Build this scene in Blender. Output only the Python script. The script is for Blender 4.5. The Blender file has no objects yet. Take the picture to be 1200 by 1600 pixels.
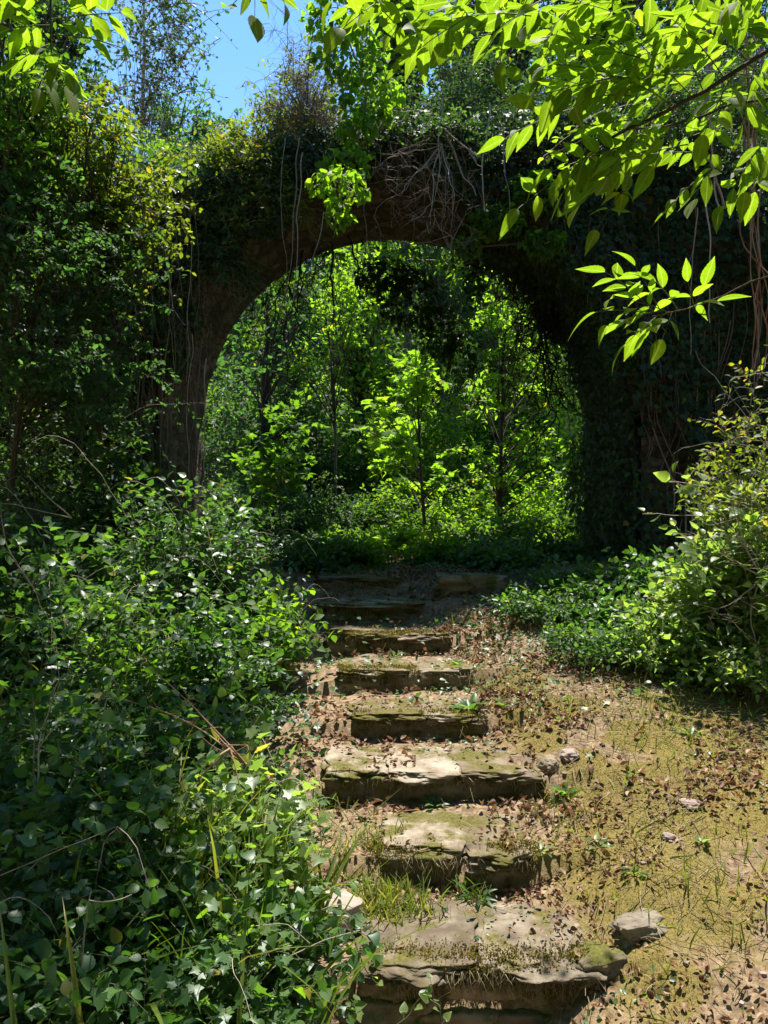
import bpy, math
import numpy as np
from mathutils import Vector

R = np.random.default_rng(7)
SC = bpy.context.scene
COL = SC.collection
PI = math.pi
EYE = 2.0
F = 1202.0
WS = 1.089


def A(*a):
    return np.array(a, dtype=float)


def P(px, py, d):
    """point seen at photo pixel (px, py) at distance d in front of the viewpoint"""
    if d > 8.28: d = d * WS
    return A((px - 600) / F * d, d, EYE - (py - 800) / F * d)


# ------------------------------------------------------------------ noise
def _hash(i, j, k):
    n = (i * 374761393 + j * 668265263 + k * 1274126177) & 0x7FFFFFFF
    n = ((n ^ (n >> 13)) * 1274126177) & 0x7FFFFFFF
    n = n ^ (n >> 16)
    return (n & 0xFFFF) / 65535.0


def vnoise(p):
    p = np.asarray(p, dtype=float)
    i = np.floor(p).astype(np.int64)
    f = p - i
    f = f * f * (3 - 2 * f)
    out = 0
    for a in (0, 1):
        for b in (0, 1):
            for c in (0, 1):
                w = ((f[..., 0] if a else 1 - f[..., 0]) * (f[..., 1] if b else 1 - f[..., 1])
                     * (f[..., 2] if c else 1 - f[..., 2]))
                out = out + w * _hash(i[..., 0] + a, i[..., 1] + b, i[..., 2] + c)
    return out * 2 - 1


def fbm(p, octaves=4, gain=0.5):
    p = np.asarray(p, dtype=float)
    s, a = 0, 1.0
    for o in range(octaves):
        s = s + a * vnoise(p * 2 ** o + 17.3 * o)
        a *= gain
    return s


def sstep(a, b, x):
    t = np.clip((x - a) / (b - a), 0, 1)
    return t * t * (3 - 2 * t)


# ------------------------------------------------------------------ mesh builder
class MB:
    def __init__(self):
        self.v, self.r, self.uv, self.f = [], [], [], []
        self.n = 0

    def add(self, v, f, r=0.5, uv=None, mi=0):
        v = np.asarray(v, dtype=np.float32).reshape(-1, 3)
        f = np.asarray(f, dtype=np.int32)
        if len(v) == 0 or len(f) == 0:
            return
        r = np.broadcast_to(np.asarray(r, dtype=np.float32), (len(v),))
        if uv is None:
            uv = np.zeros((len(v), 2), dtype=np.float32)
        self.v.append(v); self.r.append(r); self.uv.append(np.asarray(uv, dtype=np.float32))
        self.f.append((f + self.n, mi))
        self.n += len(v)

    def build(self, name, mats, parent=None, smooth=True):
        me = bpy.data.meshes.new(name)
        if not isinstance(mats, (list, tuple)):
            mats = [mats]
        for m in mats:
            me.materials.append(m)
        V = np.concatenate(self.v) if self.v else np.zeros((0, 3), np.float32)
        if parent is not None:
            q = parent
            while q is not None:
                V = V - np.array(q.location[:], dtype=np.float32); q = q.parent
        me.vertices.add(len(V))
        me.vertices.foreach_set('co', np.ascontiguousarray(V, dtype=np.float32).ravel())
        li = np.concatenate([f.ravel() for f, _ in self.f])
        lt = np.concatenate([np.full(len(f), f.shape[1], np.int32) for f, _ in self.f])
        mi = np.concatenate([np.full(len(f), m, np.int32) for f, m in self.f])
        ls = np.concatenate([[0], np.cumsum(lt)[:-1]]).astype(np.int32)
        me.loops.add(len(li)); me.polygons.add(len(lt))
        me.loops.foreach_set('vertex_index', li.astype(np.int32))
        me.polygons.foreach_set('loop_start', ls)
        me.polygons.foreach_set('material_index', mi)
        me.polygons.foreach_set('use_smooth', np.full(len(lt), smooth, dtype=bool))
        me.update(calc_edges=True)
        at = me.attributes.new('r', 'FLOAT', 'POINT')
        at.data.foreach_set('value', np.concatenate(self.r).astype(np.float32))
        uvl = me.uv_layers.new(name='UV')
        U = np.concatenate(self.uv)
        uvl.data.foreach_set('uv', np.ascontiguousarray(U[li], dtype=np.float32).ravel())
        o = bpy.data.objects.new(name, me)
        COL.objects.link(o)
        if parent is not None:
            o.parent = parent
        return o


def tag(o, label=None, cat=None, group=None, kind=None):
    if label: o['label'] = label
    if cat: o['category'] = cat
    if group: o['group'] = group
    if kind: o['kind'] = kind
    return o


def thing(name, label, cat, loc=(0, 0, 0), group=None):
    o = bpy.data.objects.new(name, None)
    COL.objects.link(o)
    o.location = [float(a) for a in loc]
    o.empty_display_size = 0.1
    return tag(o, label, cat, group)


def copy_tree(o, parent=None):
    c = o.copy(); COL.objects.link(c)
    if parent is not None: c.parent = parent
    for ch in [x for x in o.children]:
        copy_tree(ch, c)
    return c


def norm(v):
    return v / np.maximum(np.linalg.norm(v, axis=-1, keepdims=True), 1e-9)


def tubes(mb, paths, radii, s=4, mi=0, r=None):
    """paths (n,m,3), radii (n,m)"""
    paths = np.asarray(paths, dtype=float)
    if paths.ndim == 2: paths = paths[None]
    n, m, _ = paths.shape
    if n == 0: return
    radii = np.broadcast_to(np.asarray(radii, dtype=float), (n, m))
    t = norm(np.gradient(paths, axis=1))
    ref = np.where(np.abs(t[..., 2:3]) > 0.92, A(1, 0, 0), A(0, 0, 1))
    a = norm(np.cross(t, ref)); b = np.cross(t, a)
    ang = np.arange(s) / s * 2 * PI
    v = (paths[:, :, None, :] + radii[:, :, None, None] *
         (np.cos(ang)[None, None, :, None] * a[:, :, None, :] + np.sin(ang)[None, None, :, None] * b[:, :, None, :]))
    idx = np.arange(n * m * s).reshape(n, m, s)
    i2 = np.roll(idx, -1, axis=2)
    f = np.stack([idx[:, :-1], i2[:, :-1], i2[:, 1:], idx[:, 1:]], axis=-1).reshape(-1, 4)
    rr = R.random(n) if r is None else np.broadcast_to(r, (n,))
    rr = np.repeat(rr, m * s)
    uv = np.stack([np.broadcast_to((ang / (2 * PI))[None, None], (n, m, s)),
                   np.broadcast_to((np.arange(m) / m)[None, :, None], (n, m, s))], axis=-1).reshape(-1, 2)
    mb.add(v.reshape(-1, 3), f, rr, uv, mi)


def bez(p0, p1, p2, m):
    t = np.linspace(0, 1, m)[None, :, None]
    p0, p1, p2 = (np.asarray(p, dtype=float).reshape(-1, 1, 3) for p in (p0, p1, p2))
    return (1 - t) ** 2 * p0 + 2 * t * (1 - t) * p1 + t * t * p2


def wiggle(paths, amp, freq=2.0, fix=True):
    n, m, _ = paths.shape
    off = np.stack([fbm(paths * freq + 31.7 * k + np.arange(n)[:, None, None] * 3.1, 3) for k in range(3)], axis=-1)
    w = np.linspace(0, 1, m)[None, :, None] ** 0.7 if fix else 1.0
    return paths + off * amp * w


# ------------------------------------------------------------------ leaf templates (x across, y along, z up), unit length
def strip_leaf(ys, ws, fold=0.12, serr=0.0):
    v, uv, f = [], [], []
    n = len(ys)
    for i, (y, w) in enumerate(zip(ys, ws)):
        if serr and 0 < i < n - 1: w = w * (1 + (serr if i % 2 else -serr))
        v += [(0, y, 0), (w, y, fold * w * 2), (-w, y, fold * w * 2)]
        uv += [(0, y), (w * 2, y), (-w * 2, y)]
    for i in range(n - 1):
        a, b = 3 * i, 3 * i + 3
        f += [(a, a + 1, b + 1), (a, b + 1, b), (a, b, b + 2), (a, b + 2, a + 2)]
    return np.array(v, float), np.array(f), np.array(uv, float)


def fan_leaf(half, c, cup=0.1):
    pts = half + [(-x, y) for x, y in reversed(half[1:-1] if half[0][0] == 0 else half[:-1])]
    v = [(0, c, 0)] + [(x, y, cup * abs(x)) for x, y in pts]
    uv = [(0, c)] + [(x, y) for x, y in pts]
    n = len(pts)
    f = [(0, 1 + (i + 1) % n, 1 + i) for i in range(n)]
    return np.array(v, float), np.array(f), np.array(uv, float)


T_RHOMB = (np.array([(0, 0, 0), (.27, .42, .07), (0, 1, 0), (-.27, .42, .07)], float), np.array([(0, 1, 2), (0, 2, 3)]),
           np.array([(0, 0), (.6, .4), (0, 1), (-.6, .4)], float))
T_OVAL = (np.array([(0, 0, 0), (.24, .25, .06), (.27, .6, .06), (0, 1, 0), (-.27, .6, .06), (-.24, .25, .06)], float),
          np.array([(0, 1, 2), (0, 2, 3), (0, 3, 4), (0, 4, 5)]),
          np.array([(0, 0), (.5, .25), (.5, .6), (0, 1), (-.5, .6), (-.5, .25)], float))
T_OVATE = strip_leaf([0, .18, .42, .7, 1], [0, .27, .33, .2, 0], .14)
T_SERRATE = strip_leaf([0, .06, .14, .22, .3, .38, .46, .54, .62, .7, .78, .86, .93, 1],
                       [0, .17, .27, .33, .37, .38, .37, .35, .31, .26, .2, .13, .06, 0], .12, .07)
_ly = np.linspace(0, 1, 19)
_lw = .225 * np.sin(PI * _ly ** .82) ** .8 * (1 - .55 * _ly ** 3)
_lw[0] = _lw[-1] = 0
T_LEAFLET = strip_leaf(list(_ly), list(_lw), .10, .035)
T_IVY = fan_leaf([(0, .04), (.16, -.06), (.38, -.05), (.33, .2), (.52, .42), (.25, .52), (.14, .68), (0, 1)], .25, .14)
T_MAPLE = fan_leaf([(0, .05), (.3, -.06), (.25, .12), (.58, .2), (.46, .3), (.55, .55), (.3, .5), (.22, .58), (.25, .74), (.1, .74), (0, 1)], .28, .1)
T_HEART = strip_leaf([-.1, .0, .15, .35, .6, .82, 1], [.16, .32, .42, .42, .3, .14, 0], .1)
T_HEART[0][0] = (0, .06, 0)
T_BLADE = strip_leaf([0, .3, .55, .8, 1], [.025, .03, .026, .016, 0], .2)
T_DRY = strip_leaf([0, .15, .35, .6, .82, 1], [.02, .24, .33, .28, .13, 0], .55)


def leaves(mb, tm, pos, d, nrm, size, r=None, curl=0.15, width=1.0, mi=0, lobed=False):
    pos = np.asarray(pos, float); n = len(pos)
    if n == 0: return
    V, Fc, UV = tm
    Y = norm(np.broadcast_to(np.asarray(d, float), (n, 3)))
    N = np.broadcast_to(np.asarray(nrm, float), (n, 3))
    X = norm(np.cross(Y, N + 1e-4)); Z = np.cross(X, Y)
    size = np.broadcast_to(np.asarray(size, float), (n,)); width = np.broadcast_to(np.asarray(width, float), (n,))
    curl = np.broadcast_to(np.asarray(curl, float), (n,))
    y, x = V[:, 1], V[:, 0]
    z = V[None, :, 2] - curl[:, None] * (y ** 2)[None] 
    if lobed: z = z - curl[:, None] * .8 * (x ** 2)[None]
    p = (pos[:, None] + size[:, None, None] * ((x[None] * width[:, None])[..., None] * X[:, None] + y[None, :, None] * Y[:, None] + z[..., None] * Z[:, None]))
    k = len(V)
    f = (Fc[None] + (np.arange(n) * k)[:, None, None]).reshape(-1, 3)
    if r is None: r = R.random(n)
    mb.add(p.reshape(-1, 3), f, np.repeat(np.broadcast_to(r, (n,)), k), np.tile(UV, (n, 1)), mi)


# ------------------------------------------------------------------ materials
def new_mat(name):
    m = bpy.data.materials.new(name); m.use_nodes = True
    nt = m.node_tree
    for n in list(nt.nodes): nt.nodes.remove(n)
    out = nt.nodes.new('ShaderNodeOutputMaterial')
    return m, nt, out


def ramp_node(nt, fac, stops, interp='LINEAR'):
    n = nt.nodes.new('ShaderNodeValToRGB'); n.color_ramp.interpolation = interp
    el = n.color_ramp.elements
    while len(el) < len(stops): el.new(0.5)
    for e, (p, c) in zip(el, stops):
        e.position = p; e.color = (*c, 1)
    nt.links.new(fac, n.inputs[0])
    return n.outputs[0]


def noise_node(nt, scale, detail=4, rough=.55, vec=None, out='Fac'):
    n = nt.nodes.new('ShaderNodeTexNoise'); n.inputs['Scale'].default_value = scale
    n.inputs['Detail'].default_value = detail; n.inputs['Roughness'].default_value = rough
    if vec is not None: nt.links.new(vec, n.inputs['Vector'])
    return n.outputs[out]


def math_node(nt, op, a, b=None):
    n = nt.nodes.new('ShaderNodeMath'); n.operation = op
    for i, x in enumerate((a, b)):
        if x is None: continue
        if isinstance(x, (int, float)): n.inputs[i].default_value = x
        else: nt.links.new(x, n.inputs[i])
    return n.outputs[0]


def mixc(nt, fac, a, b, mode='MIX'):
    n = nt.nodes.new('ShaderNodeMix'); n.data_type = 'RGBA'; n.blend_type = mode
    for sock, x in ((n.inputs[0], fac), (n.inputs[6], a), (n.inputs[7], b)):
        if isinstance(x, (int, float)): sock.default_value = x
        elif isinstance(x, tuple): sock.default_value = (*x, 1)
        else: nt.links.new(x, sock)
    return n.outputs[2]


def geo_pos(nt):
    return nt.nodes.new('ShaderNodeNewGeometry').outputs['Position']


def leaf_mat(name, stops, trans, tw=.45, rough=.42, spec=.5, vein=0.0):
    m, nt, out = new_mat(name)
    at = nt.nodes.new('ShaderNodeAttribute'); at.attribute_name = 'r'
    col = ramp_node(nt, at.outputs['Fac'], stops)
    tcol = mixc(nt, 1.0, col, (trans[0], trans[1], trans[2]), 'MULTIPLY')
    bs = nt.nodes.new('ShaderNodeBsdfPrincipled')
    bs.inputs['Roughness'].default_value = rough
    bs.inputs['Specular IOR Level'].default_value = spec
    if vein > 0:
        uv = nt.nodes.new('ShaderNodeUVMap').outputs[0]
        sp = nt.nodes.new('ShaderNodeSeparateXYZ'); nt.links.new(uv, sp.inputs[0])
        ax = math_node(nt, 'ABSOLUTE', sp.outputs[0])
        mid = math_node(nt, 'LESS_THAN', ax, .035)
        q = math_node(nt, 'SUBTRACT', math_node(nt, 'MULTIPLY', sp.outputs[1], 11.0), math_node(nt, 'MULTIPLY', ax, 5.0))
        q = math_node(nt, 'LESS_THAN', math_node(nt, 'ABSOLUTE', math_node(nt, 'SUBTRACT', math_node(nt, 'FRACT', q), .5)), .07)
        vf = math_node(nt, 'MULTIPLY', math_node(nt, 'MAXIMUM', mid, math_node(nt, 'MULTIPLY', q, .5)), vein)
        blot = noise_node(nt, 38, 3, .6, geo_pos(nt))
        bl = ramp_node(nt, blot, [(.3, (.78, .78, .78)), (.7, (1.12, 1.12, 1.12))])
        col = mixc(nt, 1.0, col, bl, 'MULTIPLY'); tcol = mixc(nt, 1.0, tcol, bl, 'MULTIPLY')
        col = mixc(nt, vf, col, (.16, .20, .06)); tcol = mixc(nt, vf, tcol, (.62, .74, .14))
    nt.links.new(col, bs.inputs['Base Color'])
    tr = nt.nodes.new('ShaderNodeBsdfTranslucent'); nt.links.new(tcol, tr.inputs['Color'])
    mx = nt.nodes.new('ShaderNodeMixShader'); mx.inputs[0].default_value = tw
    nt.links.new(bs.outputs[0], mx.inputs[1]); nt.links.new(tr.outputs[0], mx.inputs[2])
    nt.links.new(mx.outputs[0], out.inputs[0])
    return m


def plain_mat(name, stops, rough=.85, scale=9, bump=.4, bscale=40, attr=True, spec=.3):
    m, nt, out = new_mat(name)
    pos = geo_pos(nt)
    n = noise_node(nt, scale, 5, .6, pos)
    if attr:
        at = nt.nodes.new('ShaderNodeAttribute'); at.attribute_name = 'r'
        n = math_node(nt, 'ADD', math_node(nt, 'MULTIPLY', n, .55), math_node(nt, 'MULTIPLY', at.outputs['Fac'], .45))
    col = ramp_node(nt, n, stops)
    bs = nt.nodes.new('ShaderNodeBsdfPrincipled'); bs.inputs['Roughness'].default_value = rough
    bs.inputs['Specular IOR Level'].default_value = spec
    nt.links.new(col, bs.inputs['Base Color'])
    if bump:
        b = nt.nodes.new('ShaderNodeBump'); b.inputs['Strength'].default_value = bump; b.inputs['Distance'].default_value = .02
        nt.links.new(noise_node(nt, bscale, 6, .65, pos), b.inputs['Height']); nt.links.new(b.outputs[0], bs.inputs['Normal'])
    nt.links.new(bs.outputs[0], out.inputs[0])
    return m


def stone_mat(name, stops, moss_amt=.5, moss_up=.3, scale=6, mossc=((.045, .05, .012), (.13, .12, .02))):
    m, nt, out = new_mat(name)
    g = nt.nodes.new('ShaderNodeNewGeometry'); pos = g.outputs['Position']
    at = nt.nodes.new('ShaderNodeAttribute'); at.attribute_name = 'r'
    n = math_node(nt, 'ADD', math_node(nt, 'MULTIPLY', noise_node(nt, scale, 7, .62, pos), .7), math_node(nt, 'MULTIPLY', at.outputs['Fac'], .3))
    col = ramp_node(nt, n, stops)
    sp = nt.nodes.new('ShaderNodeSeparateXYZ'); nt.links.new(g.outputs['Normal'], sp.inputs[0])
    mn = math_node(nt, 'ADD', noise_node(nt, 4.5, 6, .65, pos), math_node(nt, 'MULTIPLY', sp.outputs[2], moss_up))
    mf = ramp_node(nt, mn, [(.55 - .35 * (moss_amt - .5), (0, 0, 0)), (.66 - .35 * (moss_amt - .5), (1, 1, 1))])
    mc = ramp_node(nt, noise_node(nt, 60, 3, .6, pos), [(.3, mossc[0]), (.7, mossc[1])])
    col = mixc(nt, mf, col, mc)
    bs = nt.nodes.new('ShaderNodeBsdfPrincipled'); bs.inputs['Roughness'].default_value = .92
    bs.inputs['Specular IOR Level'].default_value = .25
    nt.links.new(col, bs.inputs['Base Color'])
    b = nt.nodes.new('ShaderNodeBump'); b.inputs['Strength'].default_value = .8; b.inputs['Distance'].default_value = .015
    h = math_node(nt, 'ADD', noise_node(nt, 25, 8, .7, pos), math_node(nt, 'MULTIPLY', noise_node(nt, 110, 4, .6, pos), .35))
    nt.links.new(h, b.inputs['Height']); nt.links.new(b.outputs[0], bs.inputs['Normal'])
    nt.links.new(bs.outputs[0], out.inputs[0])
    return m


G = {}
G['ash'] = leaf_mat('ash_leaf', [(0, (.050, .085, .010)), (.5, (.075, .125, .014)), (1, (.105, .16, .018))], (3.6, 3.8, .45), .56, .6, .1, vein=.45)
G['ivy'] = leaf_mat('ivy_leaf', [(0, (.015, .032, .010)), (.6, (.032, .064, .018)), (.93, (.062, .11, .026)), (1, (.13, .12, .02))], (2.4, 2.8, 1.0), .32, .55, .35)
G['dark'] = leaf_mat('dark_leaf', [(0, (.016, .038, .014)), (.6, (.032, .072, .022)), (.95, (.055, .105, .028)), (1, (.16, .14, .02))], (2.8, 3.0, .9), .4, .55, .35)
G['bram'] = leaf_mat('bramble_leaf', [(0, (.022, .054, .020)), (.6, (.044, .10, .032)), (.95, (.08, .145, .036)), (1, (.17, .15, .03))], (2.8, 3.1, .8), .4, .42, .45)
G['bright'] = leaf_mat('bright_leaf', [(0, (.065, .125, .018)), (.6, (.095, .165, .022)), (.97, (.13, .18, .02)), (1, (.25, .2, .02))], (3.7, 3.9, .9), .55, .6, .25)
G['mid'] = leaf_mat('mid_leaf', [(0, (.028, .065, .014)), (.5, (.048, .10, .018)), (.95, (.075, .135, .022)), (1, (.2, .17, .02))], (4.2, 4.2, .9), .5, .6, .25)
G['yellow'] = leaf_mat('sunlit_yellow_leaf', [(0, (.05, .08, .014)), (.55, (.085, .12, .02)), (.9, (.15, .16, .028)), (1, (.22, .12, .03))], (3.0, 3.0, .8), .5, .5, .35)  # yellow of sunlit foliage put into the leaf colour
G['pale'] = leaf_mat('sun_pale_leaf', [(0, (.075, .13, .042)), (.6, (.125, .19, .065)), (.92, (.18, .23, .08)), (1, (.25, .2, .06))], (2.9, 3.0, 1.0), .5, .42, .5)  # sun sheen on the leaves put into the base colour
G['teal'] = leaf_mat('teal_leaf', [(0, (.022, .058, .026)), (.6, (.040, .090, .040)), (1, (.065, .125, .05))], (3.2, 3.4, 1.0), .45, .6, .25)  # blue green; also puts the skylit shade of the left wood into colour
G['grass'] = leaf_mat('grass_blade', [(0, (.06, .10, .015)), (.5, (.10, .14, .02)), (.8, (.17, .17, .04)), (1, (.3, .24, .11))], (2.4, 2.4, .8), .4, .5, .3)
G['straw'] = leaf_mat('dry_straw', [(0, (.14, .10, .05)), (.5, (.26, .20, .10)), (1, (.40, .32, .18))], (1.2, 1.1, .8), .2, .6, .3)
G['dry'] = leaf_mat('dry_leaf', [(0, (.07, .038, .022)), (.35, (.16, .085, .05)), (.7, (.26, .16, .10)), (.95, (.36, .26, .17)), (1, (.38, .12, .05))], (1.5, 1.2, .8), .2, .6, .3)
G['moss'] = leaf_mat('moss_tuft', [(0, (.05, .05, .012)), (.45, (.115, .10, .022)), (.8, (.20, .155, .05)), (1, (.30, .23, .12))], (2.0, 1.9, .6), .35, .8, .1)
G['bark'] = plain_mat('bark', [(.2, (.035, .026, .018)), (.55, (.085, .066, .048)), (.85, (.17, .14, .11))], .9, 14, .7, 60)
G['twig'] = plain_mat('pale_twig', [(.2, (.17, .13, .10)), (.6, (.36, .29, .24)), (.9, (.55, .47, .41))], .8, 12, .3)
G['vine'] = plain_mat('dry_vine', [(.2, (.10, .07, .055)), (.6, (.22, .165, .135)), (.9, (.36, .29, .25))], .8, 12, .3)
G['redtwig'] = plain_mat('reddish_twig', [(.2, (.17, .075, .045)), (.6, (.30, .16, .10)), (.9, (.45, .30, .22))], .7, 14, .3)
G['green'] = plain_mat('green_stem', [(.2, (.045, .06, .02)), (.6, (.09, .11, .035)), (.9, (.17, .15, .07))], .7, 12, .2)
G['darkbark'] = plain_mat('dark_bark', [(.2, (.012, .010, .008)), (.6, (.03, .026, .02)), (.9, (.06, .05, .04))], .9, 14, .5)
G['slab'] = stone_mat('step_stone', [(.3, (.085, .06, .038)), (.48, (.19, .145, .10)), (.62, (.30, .25, .19)), (.8, (.42, .37, .30))], .74, .02, 7, ((.05, .048, .012), (.15, .125, .028)))
G['worn'] = stone_mat('worn_step_stone', [(.3, (.10, .075, .05)), (.46, (.20, .16, .115)), (.6, (.31, .265, .21)), (.8, (.42, .37, .31))], .58, .02, 7, ((.05, .048, .012), (.15, .125, .028)))
G['riser'] = stone_mat('riser_stone', [(.25, (.08, .06, .042)), (.5, (.20, .155, .11)), (.8, (.33, .26, .18))], .6, .1)
G['rock'] = stone_mat('pale_rock', [(.25, (.13, .10, .075)), (.5, (.26, .22, .165)), (.75, (.40, .35, .28))], .22, .0, 9)
G['pinkrock'] = stone_mat('pinkish_rock', [(.25, (.13, .095, .08)), (.5, (.27, .205, .175)), (.75, (.38, .31, .27))], .3, .0, 9)
G['wall'] = None


def wall_mat():
    m, nt, out = new_mat('wall_masonry')
    g = nt.nodes.new('ShaderNodeNewGeometry'); pos = g.outputs['Position']
    wob = nt.nodes.new('ShaderNodeVectorMath'); wob.operation = 'MULTIPLY_ADD'
    nt.links.new(noise_node(nt, 5, 3, .5, pos, 'Color'), wob.inputs[0]); wob.inputs[1].default_value = (.12, .12, .12); nt.links.new(pos, wob.inputs[2])
    mp = nt.nodes.new('ShaderNodeMapping'); mp.inputs['Scale'].default_value = (4.2, 3.2, 9.0); nt.links.new(wob.outputs[0], mp.inputs[0])
    v1 = nt.nodes.new('ShaderNodeTexVoronoi'); v1.feature = 'F1'; nt.links.new(mp.outputs[0], v1.inputs['Vector']); v1.inputs['Scale'].default_value = 1
    v2 = nt.nodes.new('ShaderNodeTexVoronoi'); v2.feature = 'DISTANCE_TO_EDGE'; nt.links.new(mp.outputs[0], v2.inputs['Vector']); v2.inputs['Scale'].default_value = 1
    sep = nt.nodes.new('ShaderNodeSeparateColor'); nt.links.new(v1.outputs['Color'], sep.inputs[0])
    n = math_node(nt, 'ADD', math_node(nt, 'MULTIPLY', noise_node(nt, 7, 7, .65, pos), .6), math_node(nt, 'MULTIPLY', sep.outputs[0], .4))
    col = ramp_node(nt, n, [(.2, (.045, .037, .027)), (.5, (.10, .082, .06)), (.8, (.20, .165, .125))])
    jt = ramp_node(nt, v2.outputs['Distance'], [(.0, (0, 0, 0)), (.12, (1, 1, 1))])
    col = mixc(nt, jt, mixc(nt, .55, col, (.03, .022, .015)), col)
    mf = ramp_node(nt, noise_node(nt, 2.6, 6, .65, pos), [(.5, (0, 0, 0)), (.66, (.75, .75, .75))])
    col = mixc(nt, mf, col, ramp_node(nt, noise_node(nt, 50, 3, .6, pos), [(.3, (.02, .024, .008)), (.7, (.06, .06, .018))]))
    bs = nt.nodes.new('ShaderNodeBsdfPrincipled'); bs.inputs['Roughness'].default_value = .95; bs.inputs['Specular IOR Level'].default_value = .2
    nt.links.new(col, bs.inputs['Base Color'])
    b = nt.nodes.new('ShaderNodeBump'); b.inputs['Strength'].default_value = 1.0; b.inputs['Distance'].default_value = .04
    h = math_node(nt, 'ADD', math_node(nt, 'MULTIPLY', jt, .5), math_node(nt, 'MULTIPLY', noise_node(nt, 16, 8, .72, pos), 1.0))
    nt.links.new(h, b.inputs['Height']); nt.links.new(b.outputs[0], bs.inputs['Normal'])
    nt.links.new(bs.outputs[0], out.inputs[0])
    return m


G['wall'] = wall_mat()


def soil_mat():
    m, nt, out = new_mat('soil')
    g = nt.nodes.new('ShaderNodeNewGeometry'); pos = g.outputs['Position']
    soil = ramp_node(nt, noise_node(nt, 22, 8, .68, pos), [(.3, (.08, .054, .032)), (.5, (.20, .138, .082)), (.7, (.36, .27, .17))])
    moss = ramp_node(nt, noise_node(nt, 70, 4, .6, pos), [(.25, (.08, .064, .016)), (.5, (.165, .128, .034)), (.8, (.26, .205, .07))])
    at = nt.nodes.new('ShaderNodeAttribute'); at.attribute_name = 'r'
    mf = math_node(nt, 'ADD', at.outputs['Fac'], math_node(nt, 'MULTIPLY', math_node(nt, 'SUBTRACT', noise_node(nt, 9, 6, .65, pos), .5), 1.3))
    mf = ramp_node(nt, mf, [(.25, (0, 0, 0)), (.7, (.92, .92, .92))])
    col = mixc(nt, mf, soil, moss)
    bs = nt.nodes.new('ShaderNodeBsdfPrincipled'); bs.inputs['Roughness'].default_value = .95
    bs.inputs['Specular IOR Level'].default_value = .15
    nt.links.new(col, bs.inputs['Base Color'])
    b = nt.nodes.new('ShaderNodeBump'); b.inputs['Strength'].default_value = .6; b.inputs['Distance'].default_value = .02
    h = math_node(nt, 'ADD', noise_node(nt, 30, 8, .72, pos), math_node(nt, 'MULTIPLY', noise_node(nt, 140, 4, .6, pos), .4))
    nt.links.new(h, b.inputs['Height']); nt.links.new(b.outputs[0], bs.inputs['Normal'])
    nt.links.new(bs.outputs[0], out.inputs[0])
    return m


G['soil'] = soil_mat()

# ------------------------------------------------------------------ terrain
S0, TR, RI = 3.44, .72, .18            # first step edge, tread depth, rise
AX, AY0, AY1, AR = .165, 9.8, 12.3, 3.10  # arch centre x, near face, far face, radius
AZ = 3.28                               # springing height (world z)


def stair_x(y):
    k = np.clip((y - S0) / TR, 0, 7)
    xl = np.interp(k, range(8), [-.12, -.08, -.38, -.22, -.37, -.53, -.61, -.74])
    xr = np.interp(k, range(8), [.95, .84, .98, .76, .74, .60, .38, .16])
    return xl, xr


def H(x, y):
    x = np.asarray(x, float); y = np.asarray(y, float)
    slope = np.where(y < 2.9, -.135, np.minimum(.25 * (y - S0), 1.30))
    slope = np.where(y > 15, 1.30 + .26 * (y - 15) - .0012 * np.minimum(y - 15, 80) ** 2, slope)
    k = np.clip(np.floor((y - S0 + .02) / TR), -1, 7)
    fr = np.clip((y - S0 - k * TR) / TR, 0, 1)
    cov = np.where(k < 0, .0, np.where(k < 2, .040, .048))
    stepz = k * RI - .05 + cov * sstep(.1, .75, fr)
    stepz = np.where(k < 0, -.36 + .24 * sstep(.45, 1.0, x), stepz)
    stepz = np.where(y > S0 + 7 * TR + .4, np.minimum(1.26 + (y - 8.9) * .03, 1.30), stepz)
    xl, xr = stair_x(y)
    w = sstep(xl - .5, xl + .06, x) * (1 - sstep(xr - .15, xr + .5, x)) * (1 - sstep(9, 10, y))
    z = slope * (1 - w) + stepz * w
    z = z + (1 - w) * (sstep(.9, 3.2, x) * .16 * np.clip(10 - y, 0, 8) / 6)
    z = z - sstep(-.1, -.9, x) * .16 * (1 - sstep(7, 9, y)) + sstep(-2.0, -4.6, x) * .9 * (1 - sstep(9, 10, y))
    p = np.stack([x, y, 0 * x], axis=-1)
    z = z + .035 * fbm(p * 1.6, 3) * (1 - .75 * w) + .014 * fbm(p * 6.3, 3)
    z = z + .16 * np.exp(-((x - .82) ** 2 + (y - 12.96) ** 2) / .35)       # little mound under the sapling
    z = z + .6 * sstep(18, 40, y) * fbm(p * .12, 3) + .5 * sstep(16, 30, np.abs(x)) * fbm(p * .1, 2)
    return z


xs = np.unique(np.concatenate([np.linspace(-70, -6, 40), np.linspace(-6, -1.2, 60), np.linspace(-1.2, 2.6, 190), np.linspace(2.6, 6, 50), np.linspace(6, 70, 40)]))
ys = np.unique(np.concatenate([np.linspace(-14, 1.5, 24), np.linspace(1.5, 7, 260), np.linspace(7, 16, 130), np.linspace(16, 110, 70)]))
X, Y = np.meshgrid(xs, ys)
Z = H(X, Y)
idx = np.arange(X.size).reshape(X.shape)
fq = np.stack([idx[:-1, :-1], idx[:-1, 1:], idx[1:, 1:], idx[1:, :-1]], axis=-1).reshape(-1, 4)
mb = MB()
_xl, _xr = stair_x(Y)
mossiness = np.clip(.22 + 1.5 * fbm(np.stack([X * 1.3, Y * 1.3, 0 * X + 2], -1), 3) + .8 * fbm(np.stack([X * 4.6, Y * 4.6, 0 * X + 9], -1), 3), 0, 1) * (.25 + .75 * sstep(_xr - .1, _xr + .3, X)) * (1 - sstep(6.6, 8, Y))
mb.add(np.stack([X, Y, Z], -1).reshape(-1, 3), fq, mossiness.ravel())
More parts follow.
